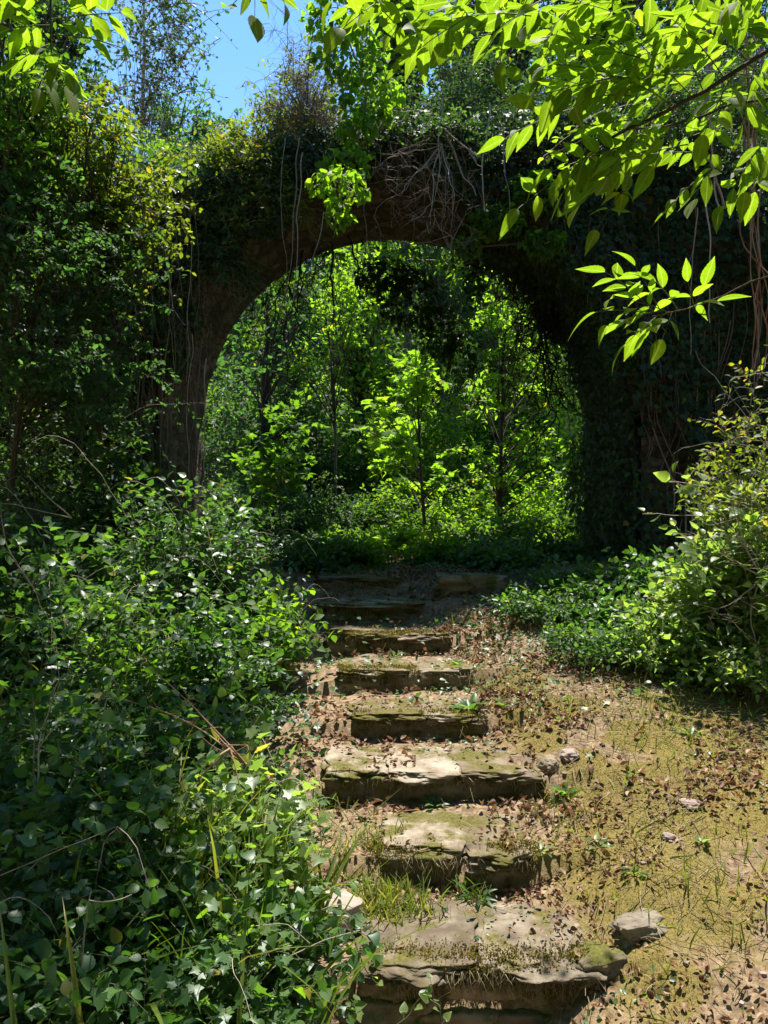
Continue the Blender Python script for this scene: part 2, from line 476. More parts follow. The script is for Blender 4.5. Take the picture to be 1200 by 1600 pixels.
tag(mb.build('ground', G['soil']), 'earth slope with moss and bare soil rising to the arch', 'ground', kind='structure')


# ------------------------------------------------------------------ stones
def rock(mb, c, dims, seed=0, rot=0.0, amp=.16, boxy=.55, n=14, r=None, freq=1.6, flat=0.0):
    u = np.linspace(-1, 1, n)
    vs, fs, off = [], [], 0
    for ax in range(3):
        for s in (-1, 1):
            a, b = np.meshgrid(u, u)
            p = np.zeros((n, n, 3)); p[..., ax] = s; p[..., (ax + 1) % 3] = a; p[..., (ax + 2) % 3] = b
            ii = np.arange(n * n).reshape(n, n) + off
            q = np.stack([ii[:-1, :-1], ii[:-1, 1:], ii[1:, 1:], ii[1:, :-1]], -1).reshape(-1, 4)
            if s < 0: q = q[:, ::-1]
            vs.append(p.reshape(-1, 3)); fs.append(q); off += n * n
    p = np.concatenate(vs); f = np.concatenate(fs)
    sph = norm(p)
    q = p * boxy + sph * 1.12 * (1 - boxy)
    d = fbm(sph * freq + seed * 7.7, 4, .55)
    ridge = 1 - np.abs(vnoise(sph * freq * 1.7 + seed * 3.3 + 50)) 
    q = q * (1 + amp * d[:, None] + amp * .4 * (ridge[:, None] - .6))
    q = q * np.asarray(dims) * .5
    ca, sa = math.cos(rot), math.sin(rot)
    q = np.stack([q[:, 0] * ca - q[:, 1] * sa, q[:, 0] * sa + q[:, 1] * ca, q[:, 2]], -1)
    mb.add(q + np.asarray(c), f, R.random() if r is None else r)


def weld(o, dist=1e-4):
    import bmesh
    bm = bmesh.new(); bm.from_mesh(o.data); bmesh.ops.remove_doubles(bm, verts=bm.verts, dist=dist); bm.to_mesh(o.data); bm.free()
    return o


ordn = ['lowest and widest stone step with pale worn top and hanging roots',
        'second step up, a pale flat slab lit by the sun',
        'third step up, mossy front edge with a bright worn patch',
        'fourth step up, low slab in dappled shade by the leafy rosette',
        'fifth step up, worn slab littered with dry leaves',
        'sixth step up, thin slab with a yellow mossy corner',
        'seventh step up, narrow thick block with mossy top edge',
        'topmost stone step below the grassy landing under the arch']
for k in range(8):
    y0 = S0 + TR * k; z0 = RI * k
    xl, xr = (float(a) for a in stair_x(y0 + .01))
    if k == 1: xl = -.02; xr = .80
    st = thing('stone_step', ordn[k], 'stone step', ((xl + xr) / 2, y0 + .2, z0 - .1), 'steps of the old stone stair')
    n = [2, 2, 3, 2, 2, 2, 1, 1][k]
    cuts = [xl] + [xl + (xr - xl) * (i + 1) / n + R.uniform(-.12, .12) for i in range(n - 1)] + [xr]
    for i in range(n):
        mb = MB(); w = cuts[i + 1] - cuts[i]
        dep = R.uniform(.46, .56); th = R.uniform(.075, .095)
        rock(mb, ((cuts[i] + cuts[i + 1]) / 2, y0 + dep / 2 - .03 + R.uniform(-.02, .03), z0 - th / 2 + R.uniform(-.012, .012) + .02 * (k > 5)),
             (w * 1.04, dep * 1.06, th), seed=k * 9 + i, rot=R.uniform(-.09, .09), amp=.17, boxy=.6, n=34, freq=1.9)
        weld(mb.build('tread_slab', G['worn' if k < 1 else 'slab'], st))
    nr = max(2, int((xr - xl) / .34))
    cuts = np.linspace(xl + .02, xr - .02, nr + 1)
    for i in range(nr):
        mb = MB(); w = cuts[i + 1] - cuts[i]
        rock(mb, ((cuts[i] + cuts[i + 1]) / 2, y0 + .135 + R.uniform(-.02, .02), z0 - .05 - RI * .5), (w * 1.1, .32, RI * 1.15), seed=k * 31 + i, amp=.13, boxy=.7, n=16, freq=2.2)
        weld(mb.build('riser_stone', G['riser'], st))
    if k == 0:
        for i in range(3):
            mb = MB()
            rock(mb, (-.02 + .33 * i, y0 + .08, -.30 + R.uniform(-.03, .03)), (.40, .3, .24), seed=91 + i, amp=.16, boxy=.6, n=18, freq=2.0)
            weld(mb.build('riser_stone', G['riser'], st))
    if True:
        mb = MB(); q = 420 if k == 0 else 150
        bx = R.uniform(xl + .1, xr, q); L = R.uniform(.04, .17, q) * (.6 + .4 * R.random(q))
        p0 = np.stack([bx, y0 - .035 + R.uniform(-.02, .02, q), z0 - .035 + R.uniform(-.02, .01, q)], -1)
        p2 = p0 + np.stack([R.normal(0, .03, q), R.uniform(-.03, .03, q), -L], -1)
        tubes(mb, wiggle(bez(p0, (p0 + p2) / 2 + A(0, -.03, .01), p2, 6), .02, 14), np.linspace(.0022, .0008, 6)[None], 3)
        mb.build('root_fringe', G['straw'], st)


def stone_thing(name, label, px, py, d, dims, mat, seed, rot=0., amp=.2, boxy=.5, sink=.25, group=None):
    c = P(px, py, d); z = float(H(c[0], c[1]))
    mb = MB(); rock(mb, (c[0], c[1], z + dims[2] * (.5 - sink)), dims, seed, rot, amp, .5 if name == 'rock' else .12, 26, freq=1.6)
    o = weld(mb.build(name, G[mat])); tag(o, label, 'stone', group)
    return o


stone_thing('rock', 'pale angular rock on the sunlit mossy slope', 1000, 1470, 3.62, (.25, .15, .09), 'rock', 3, .3, .26, .5, .45)
for (px, py, d, dims, s, lab) in ((857, 1182, 5.0, (.13, .13, .11), 11, 'small round pale cobble beside the third step'),
                                  (890, 1178, 5.05, (.12, .11, .08), 12, 'small grey cobble next to the round pale cobble'),
                                  (1080, 1280, 4.45, (.13, .10, .05), 13, 'flat brown stone sunk in the moss slope'),
                                  (1045, 1330, 4.2, (.07, .06, .04), 15, 'little grey stone beside the dry leaves on the slope')):
    stone_thing('small_rock', lab, px, py, d, dims, 'riser' if s == 11 else 'pinkrock', s, .4 * s, .2, .45, .5)
stone_thing('small_rock', 'brown stone wedged at the right end of the lowest step', 935, 1525, 3.5, (.3, .2, .12), 'riser', 31, .4, .2, .3, .62)
o = MB()
c = P(522, 1405, 3.75)
rock(o, c + A(0, 0, -.05), (.22, .22, .10), 21, .5, .22, .7, 22)
t = weld(o.build('broken_stone', G['pinkrock'])); tag(t, 'pinkish broken slab lying by the ivy left of the bottom step', 'stone')
o = MB(); c = P(515, 1455, 3.66)
rock(o, c + A(0, 0, -.06), (.17, .2, .07), 23, -.2, .22, .7, 20)
t = weld(o.build('broken_stone', G['pinkrock'])); tag(t, 'thin pinkish stone tucked under the broken slab', 'stone')
o = MB(); c = P(335, 1585, 2.95)
rock(o, c + A(0, 0, -.08), (.22, .2, .2), 25, .3, .25, .5, 22)
t = weld(o.build('mossy_stone', G['riser'])); tag(t, 'mossy yellowish stone under ivy at the bottom edge', 'stone')
o = MB(); c = P(745, 925, 8.2)
rock(o, A(c[0] - .05, c[1], float(H(c[0], c[1])) + .02), (.75, .3, .22), 26, .1, .2, .6, 20)
t = weld(o.build('mossy_stone', G['riser'])); tag(t, 'long mossy stone beside the seventh step', 'stone')
o = MB(); c = P(915, 920, 8.2)
rock(o, A(c[0] - .1, c[1], float(H(c[0], c[1])) + .04), (.5, .4, .3), 27, .1, .25, .5, 20)
t = weld(o.build('mossy_stone', G['riser'])); tag(t, 'mossy boulder half hidden by ivy near the right pier', 'stone')

# ------------------------------------------------------------------ the arch
WX0, WX1, WB = -13.0, 11.0, .2


def wall_top(x):
    x = np.asarray(x, float)
    return 6.62 + .22 * fbm(np.stack([x * .7, 0 * x, 0 * x], -1), 3) - .5 * sstep(-.8, -2.4, x) - .3 * sstep(-3, -6, x)


arch = thing('stone_arch', 'old vaulted stone archway overgrown with ivy above the steps', 'archway', (AX, AY0, 1.2))


def wall_sheet(mb, x0, x1, zlo, zhi, y, flip, nx, nz):
    u = np.linspace(x0, x1, nx); v = np.linspace(0, 1, nz)
    U, V = np.meshgrid(u, v)
    lo, hi = zlo(U), zhi(U)
    Zz = lo + (hi - lo) * V
    p = np.stack([U, np.full_like(U, y), Zz], -1)
    # courses of rubble: displaced blocks
    row = np.floor(Zz / .19 + .3 * vnoise(np.stack([U * 2, Zz * 2, 0 * U], -1)))
    colx = np.floor(U / .34 + row * .47)
    blk = _hash(colx.astype(np.int64), row.astype(np.int64), 3)
    p[..., 1] += (-1 if not flip else 1) * (blk * .06 + .02 * fbm(p * 6, 3))
    ii = np.arange(U.size).reshape(U.shape)
    f = np.stack([ii[:-1, :-1], ii[:-1, 1:], ii[1:, 1:], ii[1:, :-1]], -1).reshape(-1, 4)
    if flip: f = f[:, ::-1]
    mb.add(p.reshape(-1, 3), f, blk.ravel())


def arch_z(x):
    d = np.clip(AR ** 2 - (x - AX) ** 2, 0, None)
    return AZ + np.sqrt(d)


RO = AR + .02
mb = MB()
for y, fl in ((AY0, False), (AY1, True)):
    wall_sheet(mb, WX0, AX - AR, lambda x: 0 * x + WB, wall_top, y, fl, 150, 90)
    wall_sheet(mb, AX + AR, WX1, lambda x: 0 * x + WB, wall_top, y, fl, 130, 90)
    wall_sheet(mb, AX - AR, AX + AR, arch_z, wall_top, y, fl, 120, 50)
u = np.linspace(WX0, WX1, 160); v = np.linspace(AY0 - .05, AY1 + .05, 12)
U, V = np.meshgrid(u, v)
ii = np.arange(U.size).reshape(U.shape)
mb.add(np.stack([U, V, wall_top(U) + .05 * fbm(np.stack([U, V, 0 * U], -1) * 3, 2)], -1).reshape(-1, 3), np.stack([ii[:-1, :-1], ii[:-1, 1:], ii[1:, 1:], ii[1:, :-1]], -1).reshape(-1, 4), .5)
mb.build('masonry_wall', G['wall'], arch)
# barrel and jambs: one soffit sheet with long courses following the curve
th = np.concatenate([np.linspace(-(AZ - WB) / AR, 0, 26)[:-1], np.linspace(0, PI, 110), PI + np.linspace(0, (AZ - WB) / AR, 26)[1:]])
dd = np.linspace(0, 1, 66)
TH, DD = np.meshgrid(th, dd)
row = np.floor(DD * 8 + .25 * vnoise(np.stack([TH * 1.5, DD * 3, 0 * TH], -1)))
colx = np.floor(TH / .16 + row * .41)
blk = _hash(colx.astype(np.int64), row.astype(np.int64), 9)
rad = AR - .03 - blk * .05 - .02 * fbm(np.stack([TH * 6, DD * 12, 0 * TH], -1), 3)
Xs = np.where(TH < 0, AX - rad, np.where(TH > PI, AX + rad, AX - rad * np.cos(TH)))
Zs = np.where(TH < 0, AZ + TH * AR, np.where(TH > PI, AZ - (TH - PI) * AR, AZ + rad * np.sin(TH)))
Ys = AY0 + .02 + DD * (AY1 - AY0 - .07)
mb = MB(); ii = np.arange(TH.size).reshape(TH.shape)
mb.add(np.stack([Xs, Ys, Zs], -1).reshape(-1, 3), np.stack([ii[:-1, :-1], ii[:-1, 1:], ii[1:, 1:], ii[1:, :-1]], -1).reshape(-1, 4), blk.ravel())
mb.build('vault', G['wall'], arch)
nv = 41
for i in range(nv):
    a0 = PI * i / nv - .002; a1 = PI * (i + 1) / nv + .002
    r0 = AR - .07 + R.uniform(-.03, .03); r1 = AR + .34 + R.uniform(-.10, .12)
    na, nr_, ny = 6, 8, 8
    aa, rr, yy = np.meshgrid(np.linspace(a0, a1, na), np.linspace(r0, r1, nr_), np.linspace(AY0 - .07 + R.uniform(-.04, .03), AY0 + .56, ny), indexing='ij')
    p = np.stack([AX - rr * np.cos(aa), yy, AZ + rr * np.sin(aa)], -1)
    p = p + .035 * np.stack([fbm(p * 5 + 5 * j, 4) for j in range(3)], -1)
    ii = np.arange(na * nr_ * ny).reshape(na, nr_, ny)
    q = []
    for sl, fl in ((ii[0], 0), (ii[-1], 1), (ii[:, 0], 1), (ii[:, -1], 0), (ii[:, :, 0], 0), (ii[:, :, -1], 1)):
        g = np.stack([sl[:-1, :-1], sl[:-1, 1:], sl[1:, 1:], sl[1:, :-1]], -1).reshape(-1, 4)
        q.append(g if fl == 0 else g[:, ::-1])
    mb = MB(); mb.add(p.reshape(-1, 3), np.concatenate(q), R.random())
    mb.build('voussoir', G['wall'], arch, smooth=False)


# ------------------------------------------------------------------ plant generators
def leaf_on_paths(paths, per, t0=.25, up=.35, out=1.0, jit=.5, flat=.8, pos_j=.0):
    """leaves alternately along each path -> pos, dir, normal"""
    n, m, _ = paths.shape
    t = np.linspace(t0, 1, per)[None] + R.uniform(-.5, .5, (n, per)) * (1 - t0) / per
    t = np.clip(t, 0, 1) * (m - 1)
    i = np.minimum(t.astype(int), m - 2); f = (t - i)[..., None]
    ar = np.arange(n)[:, None]
    pos = paths[ar, i] * (1 - f) + paths[ar, i + 1] * f
    tan = norm(paths[ar, i + 1] - paths[ar, i])
    ref = norm(R.normal(0, 1, (n, per, 3)))
    side = norm(np.cross(tan, ref))
    sgn = np.where(np.arange(per) % 2, 1, -1)[None, :, None]
    hs = norm(np.cross(tan, A(0, 0, 1)) + .01)
    side = norm(.7 * hs * sgn + .6 * side)
    d = norm(tan * .55 + side * out + A(0, 0, up - .3) + R.normal(0, jit * .4, (n, per, 3)))
    nr = norm(A(0, 0, 1) * flat + R.normal(0, jit, (n, per, 3)) + side * .15)
    return pos.reshape(-1, 3), d.reshape(-1, 3), nr.reshape(-1, 3)


def petiole(mb, pos, d, L, rad, mi):
    p0 = pos - d * L[:, None]
    tubes(mb, np.stack([p0, pos], 1), rad, 3, mi)


def shrub(name, label, cat, base, h, spread, leafm, stemm, tm=T_OVATE, size=.06, n_stem=26, n_side=5, per=9, side_len=.35,
          lean=(0, 0), group=None, curl=.2, droop=.0, jit=.55, flat=.8, spread_y=None, lo=.45, srad=.005, lobed=False, canes=0):
    base = np.asarray(base, float)
    t = thing(name, label, cat, base, group)
    sy = spread if spread_y is None else spread_y
    u = np.sqrt(R.random(n_stem)); a = R.uniform(0, 2 * PI, n_stem)
    ex, ey = u * np.cos(a), u * np.sin(a)
    p0 = base + np.stack([ex * spread * .35, ey * sy * .35, np.full(n_stem, -.03)], -1)
    hz = h * (lo + (1 - lo) * R.random(n_stem)) * np.sqrt(np.clip(1.05 - u * u * .75, .1, 1))
    p2 = base + np.stack([ex * spread + lean[0] * hz, ey * sy + lean[1] * hz, hz - droop * u * h], -1)
    p1 = p0 * .55 + p2 * .45 + np.stack([0 * hz, 0 * hz, hz * .45 + droop * h * .4], -1)
    st = wiggle(bez(p0, p1, p2, 9), .05 * max(h, .3), 2.2)
    sm = MB(); fm = MB()
    tubes(sm, st, np.linspace(srad, srad * .3, 9)[None] * R.uniform(.7, 1.3, (n_stem, 1)), 4)
    # side twigs
    k = n_side
    ti = R.uniform(.3, 1, (n_stem, k)) * 8
    i = np.minimum(ti.astype(int), 7); f = (ti - i)[..., None]; ar = np.arange(n_stem)[:, None]
    q0 = (st[ar, i] * (1 - f) + st[ar, i + 1] * f).reshape(-1, 3)
    tg = norm(st[ar, i + 1] - st[ar, i]).reshape(-1, 3)
    dr = norm(R.normal(0, 1, q0.shape) * A(1, 1, .5) + tg * .6 + A(0, 0, .25))
    L = side_len * R.uniform(.5, 1.2, (len(q0), 1))
    q2 = q0 + dr * L - A(0, 0, 1) * L * .15
    sd = wiggle(bez(q0, q0 + dr * L * .5 + A(0, 0, .12) * L, q2, 6), .05 * side_len, 5)
    tubes(sm, sd, np.linspace(srad * .45, srad * .2, 6)[None], 3)
    pos, d, nr = leaf_on_paths(np.concatenate([sd]), per, .15, jit=jit, flat=flat)
    pos2, d2, nr2 = leaf_on_paths(st, per * 2, .3, jit=jit, flat=flat)
    pos = np.concatenate([pos, pos2]); d = np.concatenate([d, d2]); nr = np.concatenate([nr, nr2])
    sz = size * R.uniform(.5, 1.2, len(pos))
    L = sz * .3
    pos = pos + d * L[:, None]
    petiole(fm, pos, d, L, srad * .16 + .0004, 1)
    # leaves get a bit paler towards the top, randomised
    rh = (pos[:, 2] - base[2]) / max(h, .1)
    rr = np.clip(R.beta(2, 2.6, len(pos)) + .3 * sstep(.62, 1.0, rh + R.normal(0, .12, len(pos))), 0, .95); rr = np.where(R.random(len(pos)) < .012, .99, rr)
    leaves(fm, tm, pos, d, nr, sz, rr, curl=R.uniform(-.05, curl * 2, len(pos)), width=R.uniform(.85, 1.15, len(pos)), lobed=lobed)
    if canes:
        a = R.uniform(0, 2 * PI, canes); L = spread * R.uniform(1.0, 2.2, canes)
        e = base + np.stack([np.cos(a) * L, np.sin(a) * L, h * R.uniform(.2, 1.15, canes)], -1)
        cb = MB()
        tubes(cb, wiggle(bez(base + R.normal(0, .05, (canes, 3)) * A(1, 1, 0), (base + e) / 2 + A(0, 0, 1) * h * R.uniform(.5, 1.0, (canes, 1)), e, 16), .06, 2.5), R.uniform(.0015, .0042, (canes, 1)) * np.linspace(1, .5, 16)[None], 4)
        cb.build('cane', G['twig'], t)
    sm.build('stem', stemm, t)
    fm.build('foliage', [leafm, stemm], t)
    return t


def tree(name, label, base, crowns, leafm, barkm, trunk_top=None, r0=.1, tm=T_OVAL, size=.09, clusters=60, twigs=8, per=9, twig_len=.5,
         group=None, cat='tree', shell=.55, droop=.1, lean=None, jit=.6, flat=.7, curl=.15, lobed=False, limb=1.0):
    """crowns: list of (centre, (rx,ry,rz), weight)"""
    base = np.asarray(base, float)
    t = thing(name, label, cat, base, group)
    top = np.asarray(trunk_top if trunk_top is not None else crowns[0][0], float)
    mid = (base + top) / 2 + (A(*lean) if lean else R.normal(0, .12, 3) * A(1, 1, 0))
    tr = wiggle(bez(base - A(0, 0, .15), mid, top, 22), .08 * min(1, r0 * 8), .9)
    tm_ = MB(); fm = MB()
    L = np.linspace(0, 1, 22)
    rad = r0 * ((1 - L) ** .8 * .85 + .12) + r0 * .5 * np.exp(-L * 22)
    tubes(tm_, tr, rad[None], 9)
    W = np.array([c[2] for c in crowns], float); W = W / W.sum()
    cs = []
    for (c, rr, w), wn in zip(crowns, W):
        n = max(3, int(round(clusters * wn)))
        q = norm(R.normal(0, 1, (n, 3))) * (R.uniform(shell ** 3, 1, (n, 1)) ** (1 / 3))
        cs.append(np.asarray(c) + q * np.asarray(rr))
    cs = np.concatenate(cs)
    # limbs from the trunk to every clump
    zt = (cs[:, 2] - base[2]) / max(top[2] - base[2], .1)
    ti = np.clip(zt * .62 + R.uniform(-.05, .1, len(cs)), .16, .97) * 21
    i = np.minimum(ti.astype(int), 20); f = (ti - i)[:, None]
    p0 = tr[0][i] * (1 - f) + tr[0][i + 1] * f
    dist = np.linalg.norm(cs - p0, axis=1)
    p1 = (p0 + cs) / 2 + A(0, 0, 1) * dist[:, None] * .16 + R.normal(0, .1, cs.shape) * dist[:, None]
    lb = wiggle(bez(p0, p1, cs, 9), .05, 1.5)
    lr = np.minimum(rad[i] * .5, .012 + dist * .012) * limb
    tubes(tm_, lb, lr[:, None] * np.linspace(1, .25, 9)[None], 5)
    # twigs with leaves
    n = len(cs) * twigs
    q0 = np.repeat(lb[:, 5:9], math.ceil(twigs / 4), axis=1)[:, :twigs].reshape(-1, 3)
    q0 = q0 + R.normal(0, .04, q0.shape)
    dr = norm(R.normal(0, 1, (len(q0), 3)) * A(1, 1, .6) + A(0, 0, .05))
    tl = twig_len * R.uniform(.4, 1.25, (len(q0), 1))
    q2 = q0 + dr * tl - A(0, 0, droop) * tl
    tw = bez(q0, q0 + dr * tl * .5 + A(0, 0, .1) * tl, q2, 5)
    tubes(fm, tw, np.linspace(.006, .002, 5)[None] * (twig_len / .5), 3, 1)
    pos, d, nr = leaf_on_paths(tw, per, .12, jit=jit, flat=flat)
    d = norm(d - A(0, 0, droop))
    sz = size * R.uniform(.6, 1.2, len(pos))
    rr = np.clip(np.repeat(R.uniform(.1, .7, len(tw)), per) + R.normal(0, .15, len(pos)), 0, .94); rr = np.where(R.random(len(pos)) < .008, 1., rr)
    leaves(fm, tm, pos, d, nr, sz, rr, curl=R.uniform(-.05, curl * 2, len(pos)), lobed=lobed)
    tm_.build('trunk', barkm, t)
    fm.build('crown', [leafm, barkm], t)
    return t


def hz(x, y):
    if y > 8.28: x, y = x * WS, y * WS
    return A(x, y, float(H(x, y)))


# ------------------------------------------------------------------ foreground ash boughs
def compound(fm, b, t, pairs, ll, mi_r=1, droop=.08, face=None, jit=.25):
    """pinnate leaf: rachis from b to t, leaflets in pairs plus a terminal one"""
    b, t = np.asarray(b, float), np.asarray(t, float)
    ax = t - b; L = np.linalg.norm(ax); ax = ax / L
    up = norm(A(0, .25, 1) + R.normal(0, .35, 3)) if face is None else np.asarray(face, float)
    mid = (b + t) / 2 + up * L * .10
    path = bez(b, mid, t, 9)
    tubes(fm, path, np.linspace(.0022, .0011, 9)[None], 4, mi_r)
    pos, dr, nn, sz = [], [], [], []
    for k in range(pairs):
        u = .32 + .60 * k / max(pairs - .4, 1)
        i = u * 8; j = min(int(i), 7); p = path[0][j] * (1 - i + j) + path[0][j + 1] * (i - j)
        tg = norm(path[0][j + 1] - path[0][j])
        sd = norm(np.cross(tg, up))
        for s in (-1, 1):
            if R.random() < .05: continue
            d = norm(sd * s * .85 + tg * R.uniform(.35, .75) - A(0, 0, droop) * R.uniform(.3, 1.4) + R.normal(0, jit * .5, 3))
            pos.append(p + d * .006); dr.append(d); nn.append(norm(up + R.normal(0, jit, 3) + s * sd * .25)); sz.append(ll * R.uniform(.6, .98) * (.85 + .25 * u))
    tg = norm(path[0][-1] - path[0][-2])
    pos.append(path[0][-1]); dr.append(norm(tg - A(0, 0, droop * .6) + R.normal(0, .12, 3))); nn.append(norm(up + R.normal(0, jit, 3))); sz.append(ll * R.uniform(.85, 1.05))
    n = len(pos)
    leaves(fm, T_LEAFLET, np.array(pos), np.array(dr), np.array(nn), np.array(sz), R.uniform(0, 1, n) ** 1.2, curl=R.uniform(-.1, .6, n), width=R.uniform(.8, 1.18, n))


def bough(tr, pts, r0, leafspec, mat='ash'):
    bm_ = MB()
    pts = np.array([P(*p) for p in pts])
    m = 24
    u = np.linspace(0, len(pts) - 1, m); i = np.minimum(u.astype(int), len(pts) - 2); f = (u - i)[:, None]
    # Catmull style smoothing
    pp = np.concatenate([[2 * pts[0] - pts[1]], pts, [2 * pts[-1] - pts[-2]]])
    a, b, c, d = pp[i], pp[i + 1], pp[i + 2], pp[i + 3]
    path = .5 * (2 * b + (c - a) * f + (2 * a - 5 * b + 4 * c - d) * f ** 2 + (3 * b - a - 3 * c + d) * f ** 3)
    path = wiggle(path[None], .012, 7, False)
    tubes(bm_, path, (r0 * np.linspace(1, .3, m))[None], 6)
    br = bm_.build('branch', G['bark'], tr)
    fm = MB()
    extra = []
    if len(leafspec) > 12:
        for q in leafspec:
            for _e in range(2 if q[0] > 780 else 1):
                ox, oy = R.normal(0, 38), R.normal(-18, 30); dz = R.uniform(.05, .5)
                extra.append((q[0] + ox, q[1] + oy, q[2] + dz, q[3] + ox + R.normal(0, 25), q[4] + oy + R.normal(0, 25), q[5] + dz, q[6], q[7] * .78))
    for (bx, by, bd, tx, ty, td, pairs, ll) in list(leafspec) + extra:
        compound(fm, P(bx, by, bd), P(tx, ty, td), pairs, ll / F * (bd + td) / 2)
    if leafspec:
        fm.build('foliage', [G[mat], G['green']], br)
    return path[0]


ashb = hz(3.3, 1.6)
ash = thing('ash_tree', 'ash tree whose sunlit leafy boughs hang across the top right', 'tree', ashb)
mb = MB()
tp = bez(ashb - A(0, 0, .2), ashb + A(.2, 0, 3), ashb + A(-.1, .3, 6.5), 24)
tubes(mb, wiggle(tp, .1, .7), (.14 * np.linspace(1, .35, 24))[None], 10)
mb.build('trunk', G['bark'], ash)


def dj(d, s=.12):
    return d + R.uniform(-s, s)


def LS(lst, d=2.3, s=.16):
    return [(a, b, dj(d, s), c, e, dj(d - .06, s), k, l) for (a, b, c, e, k, l) in lst]


bough(ash, [(2300, 300, 1.7), (1500, 40, 2.1), (1290, 20, 2.25), (1180, 95, 2.3), (1060, 165, 2.3), (960, 215, 2.3), (880, 255, 2.3)], .011,
      LS([(1000, 220, 862, 268, 4, 66), (1010, 235, 905, 322, 4, 62), (960, 120, 832, 152, 3, 66), (1040, 130, 930, 128, 3, 62), (1060, 175, 872, 100, 4, 60),
          (1080, 150, 990, 60, 3, 66), (1130, 120, 1050, 30, 3, 66), (1150, 110, 1100, 210, 3, 62), (1000, 190, 920, 200, 3, 58), (985, 290, 932, 360, 2, 48),
          (1100, 120, 985, 130, 3, 62), (1180, 90, 1160, 190, 3, 66), (1060, 170, 1020, 260, 3, 52), (940, 225, 880, 300, 2, 55), (1020, 200, 950, 275, 3, 58),
          (1090, 60, 1010, 95, 3, 60), (1000, 90, 900, 75, 3, 60), (985, 150, 900, 165, 3, 60)]))
bough(ash, [(2300, 300, 1.8), (1600, 180, 2.2), (1320, 140, 2.6), (1180, 155, 2.75), (1060, 190, 2.8), (940, 205, 2.8), (840, 255, 2.8)], .008,
      LS([(1110, 242, 1020, 240, 4, 38), (1130, 250, 1085, 312, 3, 46), (1210, 200, 1130, 322, 3, 58), (1230, 250, 1165, 300, 3, 56), (1150, 195, 1060, 222, 3, 44),
          (1200, 150, 1120, 160, 3, 60), (1230, 80, 1190, 30, 3, 64), (1190, 200, 1180, 300, 3, 54), (1240, 180, 1200, 255, 3, 58), (1090, 280, 1040, 330, 2, 36)], 2.78))
bough(ash, [(2300, 200, 1.7), (1500, -120, 2.0), (1150, -90, 2.2), (950, -40, 2.2), (800, -10, 2.25), (700, -20, 2.25), (560, -30, 2.3)], .009,
      LS([(735, 25, 645, 85, 3, 74), (790, 35, 782, 100, 2, 58), (700, -20, 570, 28, 3, 62), (640, -20, 535, 45, 3, 56), (830, 25, 705, 30, 3, 66), (930, 60, 845, 60, 3, 62),
          (1010, 50, 905, 5, 3, 64), (870, -10, 790, 40, 3, 60), (960, -20, 870, 35, 3, 64), (1040, -30, 960, 50, 3, 66), (1120, -40, 1060, 60, 3, 66), (760, -30, 700, 60, 3, 60),
          (600, -40, 520, 0, 2, 50), (1180, -40, 1130, 40, 3, 66), (670, -10, 610, 60, 2, 58), (900, 0, 850, 90, 2, 58)], 2.2))
bough(ash, [(2300, 420, 2.2), (1500, 360, 2.6), (1290, 395, 2.9), (1180, 440, 3.0), (1080, 480, 3.0), (1020, 492, 3.0)], .0065,
      LS([(1022, 488, 945, 425, 3, 50), (1015, 490, 930, 488, 2, 58), (1030, 492, 978, 538, 2, 55), (1030, 482, 992, 415, 2, 48), (1060, 486, 1025, 440, 2, 46), (1085, 478, 1075, 440, 1, 44),
          (1085, 480, 1100, 447, 0, 52), (1040, 490, 1010, 520, 2, 50), (1045, 488, 960, 465, 2, 46), (1075, 482, 1120, 470, 1, 50), (1035, 486, 950, 510, 2, 52), (1050, 488, 1035, 530, 1, 46)], 3.0, .06))
# sprig hanging from a second ash on the other side
ashb2 = hz(-2.6, 1.0)
ash2 = thing('ash_tree', 'ash tree whose shaded leafy twig hangs in the top left corner', 'tree', ashb2)
mb = MB()
tubes(mb, wiggle(bez(ashb2 - A(0, 0, .2), ashb2 + A(-.2, 0, 3), ashb2 + A(.1, .3, 6.2), 24), .1, .7), (.12 * np.linspace(1, .35, 24))[None], 10)
mb.build('trunk', G['bark'], ash2)
shade_clumps = [(A(-.4, 7.1, 8.4), (.4, .4, .35)), (A(-1.95, 7.2, 8.6), (.5, .6, .4)), (A(-2.9, 7.6, 8.8), (.8, .7, .4)), (A(-.75, 5.5, 6.8), (.8, .45, .4)), (A(-1.7, 5.7, 6.9), (.9, .8, .5)), (A(-2.6, 6.5, 7.4), (.9, .8, .5)), (A(-1.9, 5.0, 6.6), (1.3, .8, .6)), (A(-2.0, 6.9, 7.7), (.7, .5, .4)), (A(-3.2, 4.6, 6.6), (1.0, 1.4, .7)), (A(-.9, 4.8, 6.6), (.7, .6, .4))]  # unseen crown clumps, added and shaped to shade the left bank
cm, tm2 = MB(), MB()
for cc, rr in shade_clumps:
    for _ in range(30):
        q = cc + norm(R.normal(0, 1, 3)) * R.random() ** .4 * np.asarray(rr)
        tubes(tm2, wiggle(bez(ashb2 + A(0, .15, 4.6), (ashb2 + A(0, .3, 5.6) + q) / 2 + A(0, 0, .5), q, 9), .1, 1), (.022 * np.linspace(1, .2, 9))[None], 5)
        for _k in range(5):
            dq = norm(R.normal(0, 1, 3) * A(1, 1, .4))
            compound(cm, q + dq * .03, q + dq * .27 - A(0, 0, .06), 3, .10)
tm2.build('limb', G['bark'], ash2); cm.build('crown', [G['ash'], G['green']], ash2)
